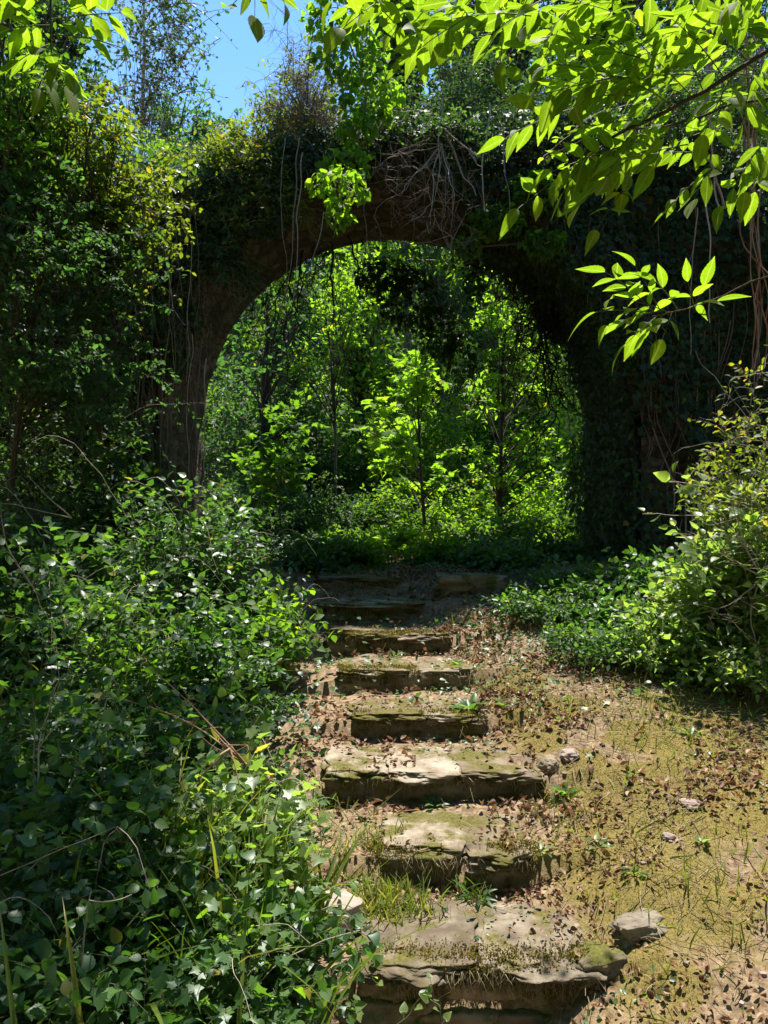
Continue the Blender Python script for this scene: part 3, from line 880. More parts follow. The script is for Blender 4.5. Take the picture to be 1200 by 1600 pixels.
bough(ash2, [(-900, -300, 1.4), (-300, -260, 1.8), (0, -180, 2.0), (70, -80, 2.05), (82, 10, 2.1), (76, 105, 2.1)], .007,
      LS([(80, 30, 190, 20, 3, 58), (84, 55, 190, 75, 3, 58), (80, 85, 105, 135, 3, 60), (78, 40, 15, 45, 3, 56), (76, 105, 62, 140, 2, 62), (78, -10, 10, -5, 3, 58), (80, 0, 150, -25, 3, 56),
          (76, 100, 115, 120, 2, 55), (70, -60, 130, -90, 3, 60), (75, 70, 30, 95, 2, 52)], 2.05, .08))
bough(ash, [(1150, -90, 2.2), (800, -200, 2.2), (560, -160, 2.1), (430, -80, 2.1), (395, -20, 2.1)], .005,
      LS([(395, -25, 398, 25, 1, 60), (400, -40, 440, 0, 2, 52), (398, -30, 365, 5, 1, 48), (450, -90, 520, -60, 3, 55)], 2.1, .05))

# ------------------------------------------------------------------ ivy on the wall
def dist_arch(x, z):
    return np.where(z > AZ, np.hypot(x - AX, z - AZ), np.abs(x - AX)) - AR


def ivy_wall(name, label, x0, x1, n, mask, leafm, size=.085, thick=.3, stems=60, base_x=None):
    b = A(base_x, AY0 - .1, float(H(base_x, AY0 - .1)))
    t = thing(name, label, 'ivy', b)
    x = R.uniform(x0, x1, n * 3); z = 1.0 + R.random(n * 3) * 6.2
    k = (z < wall_top(x) + .15) & (R.random(len(x)) < mask(x, z))
    x, z = x[k][:n], z[k][:n]
    c = fbm(np.stack([x * 1.3, z * 1.3, 0 * x + 4], -1), 3)
    dep = np.clip(.04 + thick * (.45 + .6 * c) * R.uniform(.15, 1, len(x)), .02, 1)
    pos = np.stack([x, AY0 - .05 - dep, z], -1)
    nr = norm(A(0, -1, .55) + R.normal(0, .38, pos.shape))
    d = norm(A(0, -.35, -.8) + R.normal(0, .55, pos.shape) * A(1, .5, .7))
    fm = MB(); sz = size * R.uniform(.45, 1.25, len(x))
    big = R.random(len(x)) < .7
    rr = np.clip(R.beta(2, 2.5, len(x)), 0, .93); rr = np.where(R.random(len(x)) < .008, 1, rr)
    leaves(fm, T_IVY, pos[big], d[big], nr[big], sz[big], rr[big], curl=R.uniform(0, .5, big.sum()), lobed=True)
    s = ~big
    leaves(fm, T_OVATE, pos[s], d[s], nr[s], sz[s] * .9, rr[s], curl=R.uniform(0, .4, s.sum()))
    # wandering stems, climbing
    sm = MB()
    sx = R.uniform(x0, x1, stems); m = 20
    zz = np.linspace(0, 1, m)[None] * R.uniform(3, 5.2, (stems, 1)) + 1.0
    xx = sx[:, None] + .35 * np.stack([vnoise(np.stack([zz[i] * .9, 0 * zz[i] + i * 3.3, 0 * zz[i]], -1)) for i in range(stems)])
    ok = (dist_arch(xx, zz) > -.02).all(axis=1)
    yy = AY0 - .09 - .05 * R.random((stems, 1)) + 0 * xx - .03 * vnoise(np.stack([xx * 3, zz * 3, 0 * xx], -1))
    path = np.stack([xx, yy, zz], -1)[ok]
    if len(path) < 6: path = path[:0]
    if len(path): tubes(sm, path, R.uniform(.004, .016, (len(path), 1)) * np.linspace(1, .4, m)[None], 5)
    if len(path): sm.build('stem', G['vine'], t)
    fm.build('foliage', [leafm], t)
    return t


def patch(x, z, cx, cz, rx, rz):
    return np.exp(-(((x - cx) / rx) ** 2 + ((z - cz) / rz) ** 2))


nz = lambda x, z: fbm(np.stack([x * .9, z * .9, 0 * x], -1), 3)
# bare band along the ring on the left of the arch, thicker growth elsewhere
mask_l = lambda x, z: np.clip(.75 + .8 * nz(x, z), .12, 1) * sstep(-.08, .16, dist_arch(x, z) + .10 * nz(x * 3, z * 3))
mask_t = lambda x, z: np.clip(.8 + .7 * nz(x + 9, z), .1, 1) * sstep(-.10, .10, dist_arch(x, z) + .10 * nz(x * 3, z * 3))
sp = P(1020, 705, 9)
mask_r = lambda x, z: np.clip(.9 + .6 * nz(x + 5, z), .2, 1) * sstep(-.28, .0, dist_arch(x, z)) * np.clip(1 - 1.5 * patch(x, z, sp[0], sp[2], .36, .42), 0, 1)
ivy_wall('ivy_curtain', 'dark ivy covering the wall face left of the arch', -7.5, -1.5, 13000, mask_l, G['ivy'], .10, .35, 90, -4.2)
ivy_wall('ivy_curtain', 'ivy mat hanging above the crown of the arch', -2.2, 2.6, 11000, mask_t, G['ivy'], .075, .34, 30, 2.9)
ivy_wall('ivy_curtain', 'dark ivy cloaking the right pier around the bare stone patch', 2.3, 7.5, 13000, mask_r, G['ivy'], .09, .42, 70, 3.6)

def shaggy(name, label, a0, a1, n, dmin, dmax, lmin, lmax):
    t = thing(name, label, 'creeper', (AX - AR * math.cos((a0 + a1) / 2), AY0 - .1, AZ + AR * math.sin((a0 + a1) / 2)))
    sm = MB(); a = R.uniform(a0, a1, n); rr = AR + R.uniform(dmin, dmax, n); L = R.uniform(lmin, lmax, n)
    p0 = np.stack([AX - rr * np.cos(a), AY0 - .1 - .1 * R.random(n), AZ + rr * np.sin(a)], -1)
    p2 = p0 + np.stack([R.normal(.04, .16, n), -R.uniform(.02, .2, n), -L], -1)
    tubes(sm, wiggle(bez(p0, (p0 + p2) / 2 + np.stack([R.normal(0, .1, n), -.08 * R.random(n), 0 * n + .1 * R.random(n)], -1), p2, 14), .10, 1.8), R.uniform(.002, .007, (n, 1)) * np.linspace(1, .4, 14)[None], 4)
    # strands along the rim
    k = n // 3; a = R.uniform(a0, a1 - .1, k); da = R.uniform(.15, .5, k); rr = AR + R.uniform(-.02, dmax, k)
    aa = a[:, None] + da[:, None] * np.linspace(0, 1, 16)[None]
    q = np.stack([AX - rr[:, None] * np.cos(aa), np.full(aa.shape, AY0 - .12), AZ + rr[:, None] * np.sin(aa)], -1)
    tubes(sm, wiggle(q, .12, 1.5, False), R.uniform(.002, .008, (k, 1)), 4)
    sm.build('stem', G['vine'], t)
    fm = MB(); m = n * 22; a = R.uniform(a0, a1, m); rr = AR + (dmax + .28) * R.random(m) ** .8 * np.clip(.75 + .7 * vnoise(np.stack([a * 5, 0 * a, 0 * a + a0], -1)), .3, 1.2) * -1 + dmax
    leaves(fm, T_IVY, np.stack([AX - rr * np.cos(a), AY0 - .1 - .25 * R.random(m), AZ + rr * np.sin(a)], -1), norm(A(0, -.3, -.8) + R.normal(0, .5, (m, 3))), norm(A(0, -.8, .6) + R.normal(0, .4, (m, 3))), R.uniform(.03, .08, m), np.clip(R.beta(2, 2, m), 0, 1), curl=.2, lobed=True)
    fm.build('foliage', [G['ivy']], t)


shaggy('dry_creeper', 'shaggy dry creeper stems hanging over the left ring of the arch', -.25, .85, 190, -.02, .55, .3, 1.7)
shaggy('dry_creeper', 'shaggy dry creeper over the left haunch up to the crown of the arch', .75, 1.75, 150, .0, .6, .2, .7)
shaggy('dry_creeper', 'dark creeper stems over the right haunch of the arch', 1.7, 3.0, 150, -.05, .6, .2, 1.2)

t = thing('creeper_curtain', 'dark curtain of creepers with thin hanging stems on the left wall', 'creeper', hz(-3.0, 8.2) / 1.0)
sm = MB(); n = 150
x = R.uniform(-5.2, -2.2, n); top = R.uniform(3.2, 6.2, n); L = np.minimum(R.uniform(.8, 3.2, n), top - 1.3); y = R.uniform(8.5, 9.5, n)
p0 = np.stack([x, y + .2, top], -1); p2 = p0 + np.stack([R.normal(0, .15, n), -R.uniform(0, .25, n), -L], -1)
tubes(sm, wiggle(bez(p0, (p0 + p2) / 2 + R.normal(0, .1, (n, 3)) * A(1, 1, 0), p2, 16), .12, 1.4), R.uniform(.002, .0065, (n, 1)) * np.linspace(1, .5, 16)[None], 4)
sm.build('stem', G['vine'], t)
fm = MB(); m = 9000
x = R.uniform(-5.6, -2.1, m); z = 1.2 + 5.0 * R.random(m); y = 9.45 - .9 * R.random(m) * np.clip(.5 + 1.1 * fbm(np.stack([x * 1.2, z * 1.0, 0 * x + 77], -1), 3), 0, 1.2)
k = fbm(np.stack([x * 1.6, z * 1.1, 0 * x + 13], -1), 3) > -.12; k &= np.hypot(x - AX, np.maximum(z - AZ, 0)) > AR + .1
x, y, z = x[k], y[k], z[k]; m = len(x)
leaves(fm, T_HEART, np.stack([x, y, z], -1), norm(A(0, -.4, -.7) + R.normal(0, .45, (m, 3))), norm(A(0, -.6, .8) + R.normal(0, .35, (m, 3))), R.uniform(.035, .10, m), np.clip(R.beta(2, 2.2, m), 0, .95), curl=.2)
fm.build('foliage', [G['bram']], t)

# ivy creeping round the inner right jamb of the vault
t = thing('jamb_ivy', 'ivy lining the inner right side of the vault', 'ivy', hz(AX + AR - .2, 10.2))
n = 5200
tt = R.uniform(-1.0, 1.25, n); yv = R.uniform(AY0, AY1 + .15, n)
rad = AR - .08 - .32 * R.random(n) * (.5 + .5 * vnoise(np.stack([tt * 2, yv * 1.2, 0 * tt], -1)) + .3)
x = np.where(tt < 0, AX + rad, AX + rad * np.cos(np.maximum(tt, 0))); z = np.where(tt < 0, AZ + tt * 1.9, AZ + rad * np.sin(np.maximum(tt, 0)))
inn = np.stack([-np.cos(np.maximum(tt, 0)), 0 * tt - .35, -np.sin(np.maximum(tt, 0)) * .5 + .3], -1)
mb = MB()
leaves(mb, T_IVY, np.stack([x, yv, z], -1), norm(A(0, -.2, -.9) + R.normal(0, .5, (n, 3))), norm(inn + R.normal(0, .35, (n, 3))), .085 * R.uniform(.5, 1.2, n), np.clip(R.beta(2, 2.5, n), 0, .93), curl=.2, lobed=True)
mb.build('foliage', [G['ivy']], t)

# bright sunlit ivy clump spilling down the wall above the arch
def spill(name, label, pts, n, leafm, size, tm=T_HEART, cat='ivy'):
    t = thing(name, label, cat, P(*pts[0][:3]))
    mb = MB(); sm = MB()
    for (px, py, d, rx, rz) in pts:
        c = P(px, py, d); k = int(n * rx * rz / sum(q[3] * q[4] for q in pts))
        q = norm(R.normal(0, 1, (k, 3))) * R.uniform(.25, 1, (k, 1)) ** .5 * A(rx, min(rx * .35, .13), rz)
        pos = c + q
        leaves(mb, tm, pos, norm(A(0, -.3, -.75) + R.normal(0, .5, (k, 3)) + q * .6), norm(A(0, .1, .9) + R.normal(0, .38, (k, 3))), size * R.uniform(.5, 1.2, k), np.clip(R.beta(2, 2, k), 0, .96), curl=.25)
        kk = max(5, k // 40)
        e = pos[R.integers(0, k, kk)]
        tubes(sm, wiggle(bez(c + A(0, .3, rz * .6) + R.normal(0, .004, (kk, 3)), (e + c) / 2 + A(0, 0, .1), e, 7), .05, 3), .004, 4)
    if len(pts) > 1:
        mp = np.array([P(*q[:3]) + A(0, .3, q[4] * .6) for q in pts]); uu = np.linspace(0, len(pts) - 1, 24); jj = np.minimum(uu.astype(int), len(pts) - 2); ff = (uu - jj)[:, None]
        tubes(sm, (mp[jj] * (1 - ff) + mp[jj + 1] * ff)[None], .012, 5)
    sm.build('stem', G['vine'], t); mb.build('foliage', [leafm], t)
    return t


spill('creeper', 'bright yellow green creeper spilling over the wall left of the crown',
      [(525, 20, 8.85, .42, .45), (545, 80, 8.75, .50, .45), (575, 150, 8.55, .45, .38), (560, 205, 8.42, .26, .25), (540, 255, 8.3, .36, .22), (530, 290, 8.27, .34, .24), (530, 335, 8.2, .18, .18)], 1350, G['bright'], .10)
spill('creeper', 'green creeper tuft hanging over the right haunch of the arch',
      [(775, 345, 8.6, .36, .22), (830, 300, 8.65, .34, .25), (730, 385, 8.6, .2, .14), (850, 380, 8.6, .3, .2)], 900, G['mid'], .085)

# ------------------------------------------------------------------ growth on top of the wall
shrub_spec = [
    # px, py of clump base, d, h, spread, leaf, tm, size, label
    (475, 150, 9.6, 1.7, .75, 'yellow', 'twiggy yellow shrub on the wall top beside the bright creeper'),
    (370, 225, 9.2, .85, .65, 'yellow', 'low yellow leaved shrub on the wall top left of the twiggy one'),
    (330, 265, 9.5, .8, .55, 'teal', 'blue green bush on the wall top under the sky gap'),
    (620, 165, 10.6, 2.3, .8, 'dark', 'dark bush on the wall top behind the bright creeper'),
    (730, 160, 10.7, 2.7, .9, 'dark', 'dark bush on the wall top over the crown of the arch'),
    (850, 160, 10.8, 3.0, 1.0, 'dark', 'dark bush on the wall top behind the hanging ash leaves'),
    (990, 160, 10.8, 3.2, 1.1, 'dark', 'dark bush on the wall top above the right pier'),
    (1150, 160, 10.8, 3.2, 1.2, 'dark', 'dark bush at the far right end of the wall top'),
    (215, 270, 10.4, 1.5, .9, 'mid', 'mid green bush on the wall top behind the tall yellow tree'),
    (60, 280, 10.4, 3.2, 1.2, 'dark', 'dark bush at the far left end of the wall top'),
]
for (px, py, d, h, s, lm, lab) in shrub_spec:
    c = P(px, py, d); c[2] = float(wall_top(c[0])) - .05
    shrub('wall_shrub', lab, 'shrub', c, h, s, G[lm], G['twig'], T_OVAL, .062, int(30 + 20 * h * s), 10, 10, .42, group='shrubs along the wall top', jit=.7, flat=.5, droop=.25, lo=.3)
# curtain bushes sagging over the face
for (px, py, d, h, s, lm, lab) in ((300, 330, 8.8, .6, .7, 'yellow', 'olive yellow tangle on the wall face right of the slender tree'), (340, 420, 8.85, .5, .6, 'dark', 'dark green tangle low on the left wall face'), (240, 500, 8.7, .6, .6, 'dark', 'dark tangle on the wall face behind the hazel'),
                                   (400, 300, 8.9, .55, .75, 'yellow', 'sunlit yellow tangle sagging over the wall face'),
                                   (700, 225, 8.85, .35, .9, 'dark', 'dark tangle sagging over the wall above the crown'),
                                   (890, 200, 8.85, .7, .9, 'dark', 'dark tangle sagging over the wall above the right haunch'),
                                   (1060, 210, 8.85, .7, .9, 'dark', 'dark tangle sagging over the wall above the right pier')):
    c = P(px, py, d)
    shrub('trailing_shrub', lab, 'shrub', c, h, s, G[lm], G['twig'], T_OVAL, .06, 34, 7, 8, .35, group='tangles sagging over the wall', jit=.7, flat=.4, droop=1.3, lo=.3, spread_y=.3)

# ------------------------------------------------------------------ trees and bushes left, in front of the wall
tree('elm_tree', 'slender tree with sunlit yellow green leaves at the upper left', hz(-2.95, 8.0),
     [(P(165, 240, 7.9), (.8, .6, .7), 1.2), (P(130, 350, 7.9), (.8, .6, .5), .8), (P(225, 320, 7.9), (.6, .5, .5), .6), (P(90, 190, 7.8), (.6, .5, .4), .4)], G['yellow'], G['bark'],
     trunk_top=P(172, 170, 7.9), r0=.05, tm=T_OVAL, size=.07, clusters=85, twigs=8, per=9, twig_len=.38, shell=.2)
tree('holm_tree', 'green tree at the upper left edge', hz(-3.9, 7.2),
     [(P(20, 220, 7.2), (.75, .7, .75), 1), (P(0, 90, 7.4), (.8, .7, .7), .7)], G['mid'], G['bark'], trunk_top=P(0, 120, 7.2), r0=.09, size=.075, clusters=60, twigs=8, per=9, twig_len=.38, shell=.2)
tree('hazel_tree', 'bushy shaded tree with dull green leaves against the left wall', hz(-3.6, 7.3),
     [(P(70, 430, 6.9), (.75, .6, .8), 1), (P(170, 430, 7.4), (.55, .5, .6), .6), (P(30, 330, 6.8), (.6, .6, .5), .6), (P(90, 580, 6.9), (.7, .6, .5), .7), (P(210, 590, 7.6), (.5, .4, .6), .5)], G['teal'], G['bark'], trunk_top=P(80, 330, 6.9), r0=.035, limb=.45,
     size=.06, clusters=105, twigs=8, per=9, twig_len=.36, shell=.2)
tree('elm_tree', 'sparse tree with small leaves against the sky at upper left', hz(-4.6, 14.0),
     [(P(235, 40, 14), (1.0, .9, 2.0), 1), (P(290, 10, 14), (.8, .8, 1.6), .6), (P(190, 110, 14), (.8, .8, .8), .4)], G['dark'], G['twig'], trunk_top=P(232, -160, 14), r0=.07, size=.10, clusters=34, twigs=10, per=7, limb=.4,
     twig_len=.9, shell=.1)
tree('yew_tree', 'blue green tree behind the wall below the sky gap', hz(-6.0, 19), [(P(285, 190, 19), (1.1, 1, 1.1), 1), (P(340, 215, 19), (.9, .9, .7), .7), (P(310, 290, 19), (1.4, 1.2, 1.4), 1)], G['teal'], G['bark'],
     trunk_top=P(290, 150, 19), r0=.12, size=.12, clusters=90, twigs=8, per=8, twig_len=.6, shell=.3)

# ------------------------------------------------------------------ left bank: brambles, nettles and ivy
left = [
    (60, 640, 8.2, 2.2, .9, T_OVATE, .075, 'dark', 'elder_bush', 'dark thicket against the ivy wall at the left edge'),
    (20, 760, 6.6, 1.7, .7, T_OVATE, .07, 'dark', 'elder_bush', 'dark thicket in front of the hazel trunk'),
    (170, 680, 8.0, 1.9, .7, T_OVATE, .075, 'dark', 'elder_bush', 'dark thicket at the foot of the ivy wall behind the tall bush'),
    (110, 790, 7.0, 1.3, .6, T_OVATE, .07, 'dark', 'elder_bush', 'dark low thicket under the hazel tree'),
    (-30, 860, 5.4, 1.5, .6, T_OVATE, .07, 'dark', 'elder_bush', 'dark thicket cut by the left photo edge'),
    # px, py top, d, h, spread, template, size, mat, name, label
    (270, 745, 6.6, 1.45, .75, T_OVATE, .085, 'bram', 'elder_bush', 'tall leafy bush at the foot of the left pier'),
    (375, 790, 6.9, 1.2, .55, T_OVATE, .08, 'bram', 'elder_bush', 'bush with upright shoots left of the top steps'),
    (150, 800, 6.0, 1.35, .7, T_OVATE, .08, 'bram', 'elder_bush', 'dark bush by the left edge under the ivy wall'),
    (405, 880, 6.8, .8, .5, T_OVATE, .075, 'bram', 'elder_bush', 'low bush beside the topmost step'),
    (440, 935, 6.3, .55, .32, T_OVATE, .075, 'mid', 'elder_bush', 'small bright shoot bush overhanging the seventh step'),
    (190, 895, 4.9, .9, .35, T_OVATE, .075, 'mid', 'bramble_bush', 'sunlit bramble with glowing leaves halfway up the left bank'),
    (90, 930, 4.7, 1.1, .6, T_OVATE, .07, 'bram', 'bramble_bush', 'shaded bramble on the left bank at the photo edge'),
    (320, 930, 5.4, .95, .65, T_OVATE, .075, 'bram', 'bramble_bush', 'dark bramble in the middle of the left bank'),
    (375, 1010, 5.3, .7, .42, T_OVATE, .07, 'bram', 'bramble_bush', 'dark bramble left of the fifth step'),
    (60, 1070, 3.9, .95, .55, T_OVATE, .07, 'bram', 'bramble_bush', 'bramble with pale bare canes at the left edge'),
    (220, 1060, 4.3, .8, .5, T_OVATE, .07, 'bram', 'bramble_bush', 'bramble below the glowing one, around the red twig'),
    (370, 1110, 4.4, .6, .4, T_OVATE, .07, 'bram', 'bramble_bush', 'bramble left of the fourth step'),
    (390, 1195, 3.7, .55, .42, T_IVY, .075, 'pale', 'ivy_bush', 'sunlit ivy mound under the red twig'),  # pale leaf colour carries the sunlight on this mound
    (270, 1230, 3.5, .6, .40, T_SERRATE, .075, 'bram', 'nettle_bush', 'nettles left of the sunlit ivy mound'),
    (120, 1230, 3.3, .75, .5, T_SERRATE, .07, 'bram', 'nettle_bush', 'nettles low on the left bank at the photo edge'),
    (340, 1330, 3.2, .5, .38, T_HEART, .06, 'mid', 'nettle_bush', 'bright green herbs under the sunlit ivy mound'),
    (200, 1370, 2.9, .55, .42, T_SERRATE, .065, 'bram', 'nettle_bush', 'broad leaved nettles near the bottom of the left bank'),
    (60, 1400, 2.7, .5, .4, T_SERRATE, .062, 'bram', 'nettle_bush', 'nettles in the bottom left corner'),
    (440, 1400, 3.3, .4, .26, T_HEART, .075, 'bram', 'ivy_bush', 'glossy ivy beside the broken pinkish slab'),
    (330, 1480, 2.8, .4, .36, T_IVY, .06, 'bram', 'ivy_bush', 'ivy over the mossy stone at the bottom edge'),
    (170, 1530, 2.6, .35, .36, T_SERRATE, .06, 'bram', 'nettle_bush', 'short nettles along the bottom edge'),
]
T_LANCE = strip_leaf([0, .12, .28, .46, .64, .82, 1], [0, .13, .2, .22, .18, .1, 0], .12)
T_BROAD = strip_leaf([0, .1, .22, .34, .46, .58, .7, .85, 1], [0, .26, .4, .45, .44, .38, .29, .14, 0], .1, .05)
for li, (px, py, d, h, s, tm, size, lm, nm, lab) in enumerate(left):
    if tm is T_OVATE: tm, size = [(T_OVATE, size), (T_LANCE, size * 1.25), (T_BROAD, size * 1.05), (T_OVATE, size * .75), (T_SERRATE, size * 1.15)][li % 5]
    c = P(px - (22 if px > 300 else 0), py, d); c[2] -= h
    g = float(H(c[0], c[1]))
    hh = h if c[2] <= g + .05 else c[2] + h - g        # stand on the ground
    c[2] = g; hh = P(px, py, d)[2] - g
    shrub(nm, lab, 'shrub', c, max(hh, .25) * 1.02, s, G[lm], G['green'], tm, size * R.uniform(.75, 1.1), int(16 + 18 * s / .5), 5, 8, .30 + .16 * h, group='undergrowth on the left bank',
          jit=.45, flat=1.0, lo=.35, srad=.004, lobed=tm is T_IVY, canes=5)

# ------------------------------------------------------------------ right side shrubs
right = [  # sunlit bushes get the sun-paled leaf colour, shaded ones the bramble green
    (1150, 1015, 5.9, .45, T_OVATE, .065, 'pale', 'bramble_bush', 'low sunlit herbs at the foot of the right brambles', 40),
    (1040, 1010, 6.3, .40, T_OVATE, .06, 'pale', 'bramble_bush', 'low sunlit herbs where the moss slope meets the brambles', 36),
    (1190, 590, 6.6, .6, T_OVAL, .06, 'yellow', 'dogwood_bush', 'tall sunlit bush with small yellow leaves at the right edge', 75),
    (1215, 760, 6.2, .65, T_OVATE, .075, 'pale', 'dogwood_bush', 'sunlit pale bush below the tall yellow one', 52),
    (1120, 800, 6.3, .55, T_OVATE, .10, 'pale', 'dogwood_bush', 'arching sprays with long sunlit leaves in front of the right pier', 22),
    (1090, 925, 6.4, .65, T_OVATE, .07, 'pale', 'bramble_bush', 'sunlit bramble mound at the top of the mossy slope', 46),
    (1190, 930, 6.4, .6, T_OVATE, .08, 'pale', 'bramble_bush', 'sunlit bramble with dry stems at the right edge', 46),
    (1000, 960, 6.9, .55, T_OVATE, .065, 'bram', 'bramble_bush', 'half shaded bramble before the right pier', 36),
    (930, 900, 7.8, .55, T_OVATE, .075, 'bram', 'bramble_bush', 'shaded bush at the foot of the right pier', 36),
    (1050, 870, 7.6, .6, T_OVATE, .075, 'bram', 'bramble_bush', 'dark bush under the bare stone patch', 36),
    (850, 985, 7.2, .40, T_OVAL, .05, 'bram', 'bramble_bush', 'low creeping herb right of the sixth step', 30),
    (930, 1020, 6.5, .38, T_OVAL, .05, 'bram', 'bramble_bush', 'low creeping herb at the edge of the sunlit moss', 30),
]
for (px, py, d, s, tm, size, lm, nm, lab, ns) in right:
    c = P(px, py, d); g = float(H(c[0], c[1])); h = max(c[2] - g, .2); c[2] = g
    shrub(nm, lab, 'shrub', c, h * 1.02, s, G[lm], G['green'] if lm != 'yellow' else G['twig'], tm, size, ns, 7, 8, .3, group='bushes on the right of the slope', jit=.5, flat=.8, lo=.3, srad=.004)

# ------------------------------------------------------------------ beyond the arch
def maple(lab, base, top, crowns, leafm, size, clusters, group='saplings behind the arch', tm=T_MAPLE, r0=.035, nm='maple_sapling'):
    return tree(nm, lab, base, crowns, leafm, G['bark'], trunk_top=top, r0=r0, tm=tm, size=size, clusters=clusters, twigs=5, per=6, twig_len=.35, group=group, cat='sapling',
                shell=.45, droop=.15, jit=.35, flat=1.3, lobed=True, curl=.2)


maple('sunlit maple sapling on the mound in the middle of the arch', hz(.66, 11.9), P(648, 520, 12),
      [(P(640, 600, 12), (.75, .8, .55), 1), (P(610, 670, 12), (.95, .8, .4), 1), (P(655, 730, 12), (1.0, .8, .28), .8), (P(650, 545, 12), (.35, .4, .3), .4)], G['bright'], .15, 19)
maple('sunlit sapling with many small leaves in the right half of the arch', hz(2.0, 13.2), P(790, 480, 13.2),
      [(P(800, 560, 13.2), (1.1, .8, 1.1), 1.4), (P(860, 470, 13.2), (.8, .7, .9), .9), (P(740, 720, 13), (.9, .8, .5), .6), (P(850, 700, 13), (.8, .8, .6), .7), (P(760, 430, 13.4), (.7, .6, .7), .6)], G['bright'], .115, 62, tm=T_OVATE, r0=.05)
maple('low maple seedling with bright leaves at the foot of the sapling', hz(.25, 11.2), P(622, 838, 11.2), [(P(622, 850, 11.2), (.42, .4, .12), 1)], G['bright'], .13, 14, r0=.012)
maple('small shaded maple seedling just inside the arch on the left', hz(-1.5, 11.9), P(440, 760, 12), [(P(420, 720, 12), (.7, .6, .6), 1), (P(470, 660, 12.2), (.6, .6, .5), .6)], G['mid'], .13, 22, r0=.02)
maple('tall thin sapling with bright leaves high under the left haunch', hz(-.9, 14.2), P(520, 400, 14.2), [(P(520, 480, 14.2), (.9, .7, .9), 1), (P(580, 420, 14.2), (.7, .6, .7), .6), (P(480, 560, 14.2), (.7, .6, .5), .5)], G['bright'], .11, 36, tm=T_OVATE, r0=.04)
under = [  # leaf colours follow the light: brighter in sun, darker in shade
    (545, 878, 8.9, .30, 'mid', 'little leafy plant crowding the topmost step'),
    (500, 884, 8.6, .32, 'bram', 'leafy plant at the left end of the topmost step'),
    (690, 880, 9.4, .35, 'mid', 'low leafy plant right of the topmost step'),
    (780, 905, 8.6, .40, 'bram', 'low herb patch on the bank right of the seventh step'),
    (600, 760, 13.6, .7, 'mid', 'loose bush behind the maple seedling'),
    (730, 740, 14.0, .8, 'bright', 'bright loose bush behind the mound to the right'),
    (850, 730, 13.4, .8, 'bright', 'bright loose bush by the inner right jamb'),
    (900, 790, 12.2, .6, 'mid', 'loose bush against the inner right jamb'),
    (520, 740, 14.4, .9, 'dark', 'dark loose bush in the shade left of the mound'),
    (430, 700, 14.0, .9, 'teal', 'blue green bush in the shade by the left pier'),
    (360, 800, 11.6, .6, 'dark', 'dark bush just through the arch on the left'),
    (560, 850, 12.0, .5, 'mid', 'low loose bush left of the mound'),
    (760, 840, 12.0, .5, 'mid', 'low loose bush right of the mound'),
    (650, 700, 15.2, .9, 'mid', 'bush directly behind the maple sapling'),
    (730, 815, 11.8, .65, 'mid', 'sunlit undergrowth bush right of the mound'),
    (820, 800, 12.0, .75, 'mid', 'sunlit undergrowth bush near the inner right jamb'),
    (880, 850, 10.8, .5, 'mid', 'leafy bush at the foot of the inner right jamb'),
    (770, 875, 10.0, .45, 'dark', 'low bush on the landing right of the mound'),
    (850, 890, 9.3, .45, 'dark', 'low bush on the landing by the right pier'),
    (560, 800, 13.5, .8, 'dark', 'shaded bush left of the mound'),
    (470, 780, 13.2, .9, 'dark', 'shaded bush behind the left pier'),
    (380, 740, 12.8, .9, 'dark', 'tall shaded bush by the inner left jamb'),
    (520, 860, 12.2, .6, 'dark', 'low shaded bush at the edge of the landing'),
    (420, 840, 11.8, .6, 'dark', 'low dark bush just behind the left pier'),
    (690, 800, 14.5, .9, 'mid', 'bush behind the mound'),
]
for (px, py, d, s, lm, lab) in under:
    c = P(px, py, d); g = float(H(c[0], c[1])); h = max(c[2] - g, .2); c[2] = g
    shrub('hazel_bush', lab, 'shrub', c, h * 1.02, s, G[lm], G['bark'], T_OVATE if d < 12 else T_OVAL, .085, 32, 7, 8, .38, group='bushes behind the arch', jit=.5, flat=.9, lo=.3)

for i in range(26):
    yy = R.uniform(15.5, 21); xx = (-.27 + .58 * (i + .5) / 26) * yy + R.uniform(-.4, .4)
    h = R.uniform(2.6, 5.0)
    shrub('hazel_bush', 'tall loose hazel growing in the wood beyond the saplings', 'shrub', hz(xx, yy), h, R.uniform(.9, 1.4), G[['bright', 'mid', 'bright', 'bright'][i % 4] if xx > -.06 * yy else ['teal', 'dark', 'mid'][i % 3]],  # darker leaf colours on the left stand in for its shade
          G['bark'], T_OVATE if i % 2 else T_OVAL, .13, 20, 6, 6, .7, group='tall hazels of the rising wood', jit=.45, flat=.9, lo=.3)
for i in range(26):
    yy = R.uniform(14.5, 25); xx = R.uniform(-.30, .32) * yy
    if abs(xx - .1 * yy) < .7 and yy < 17: continue
    h = R.uniform(1.2, 2.6)
    shrub('hazel_bush', 'leafy bush in the undergrowth of the rising wood beyond the saplings', 'shrub', hz(xx, yy), h, R.uniform(.8, 1.3), G[['mid', 'dark', 'bright', 'mid'][i % 4] if xx > .02 * yy else ['dark', 'teal'][i % 2]], G['bark'], T_OVAL, .12,  # shade on the left side put into the leaf colour
          30, 7, 7, .5, group='undergrowth bushes of the rising wood', jit=.5, flat=.9, lo=.25)
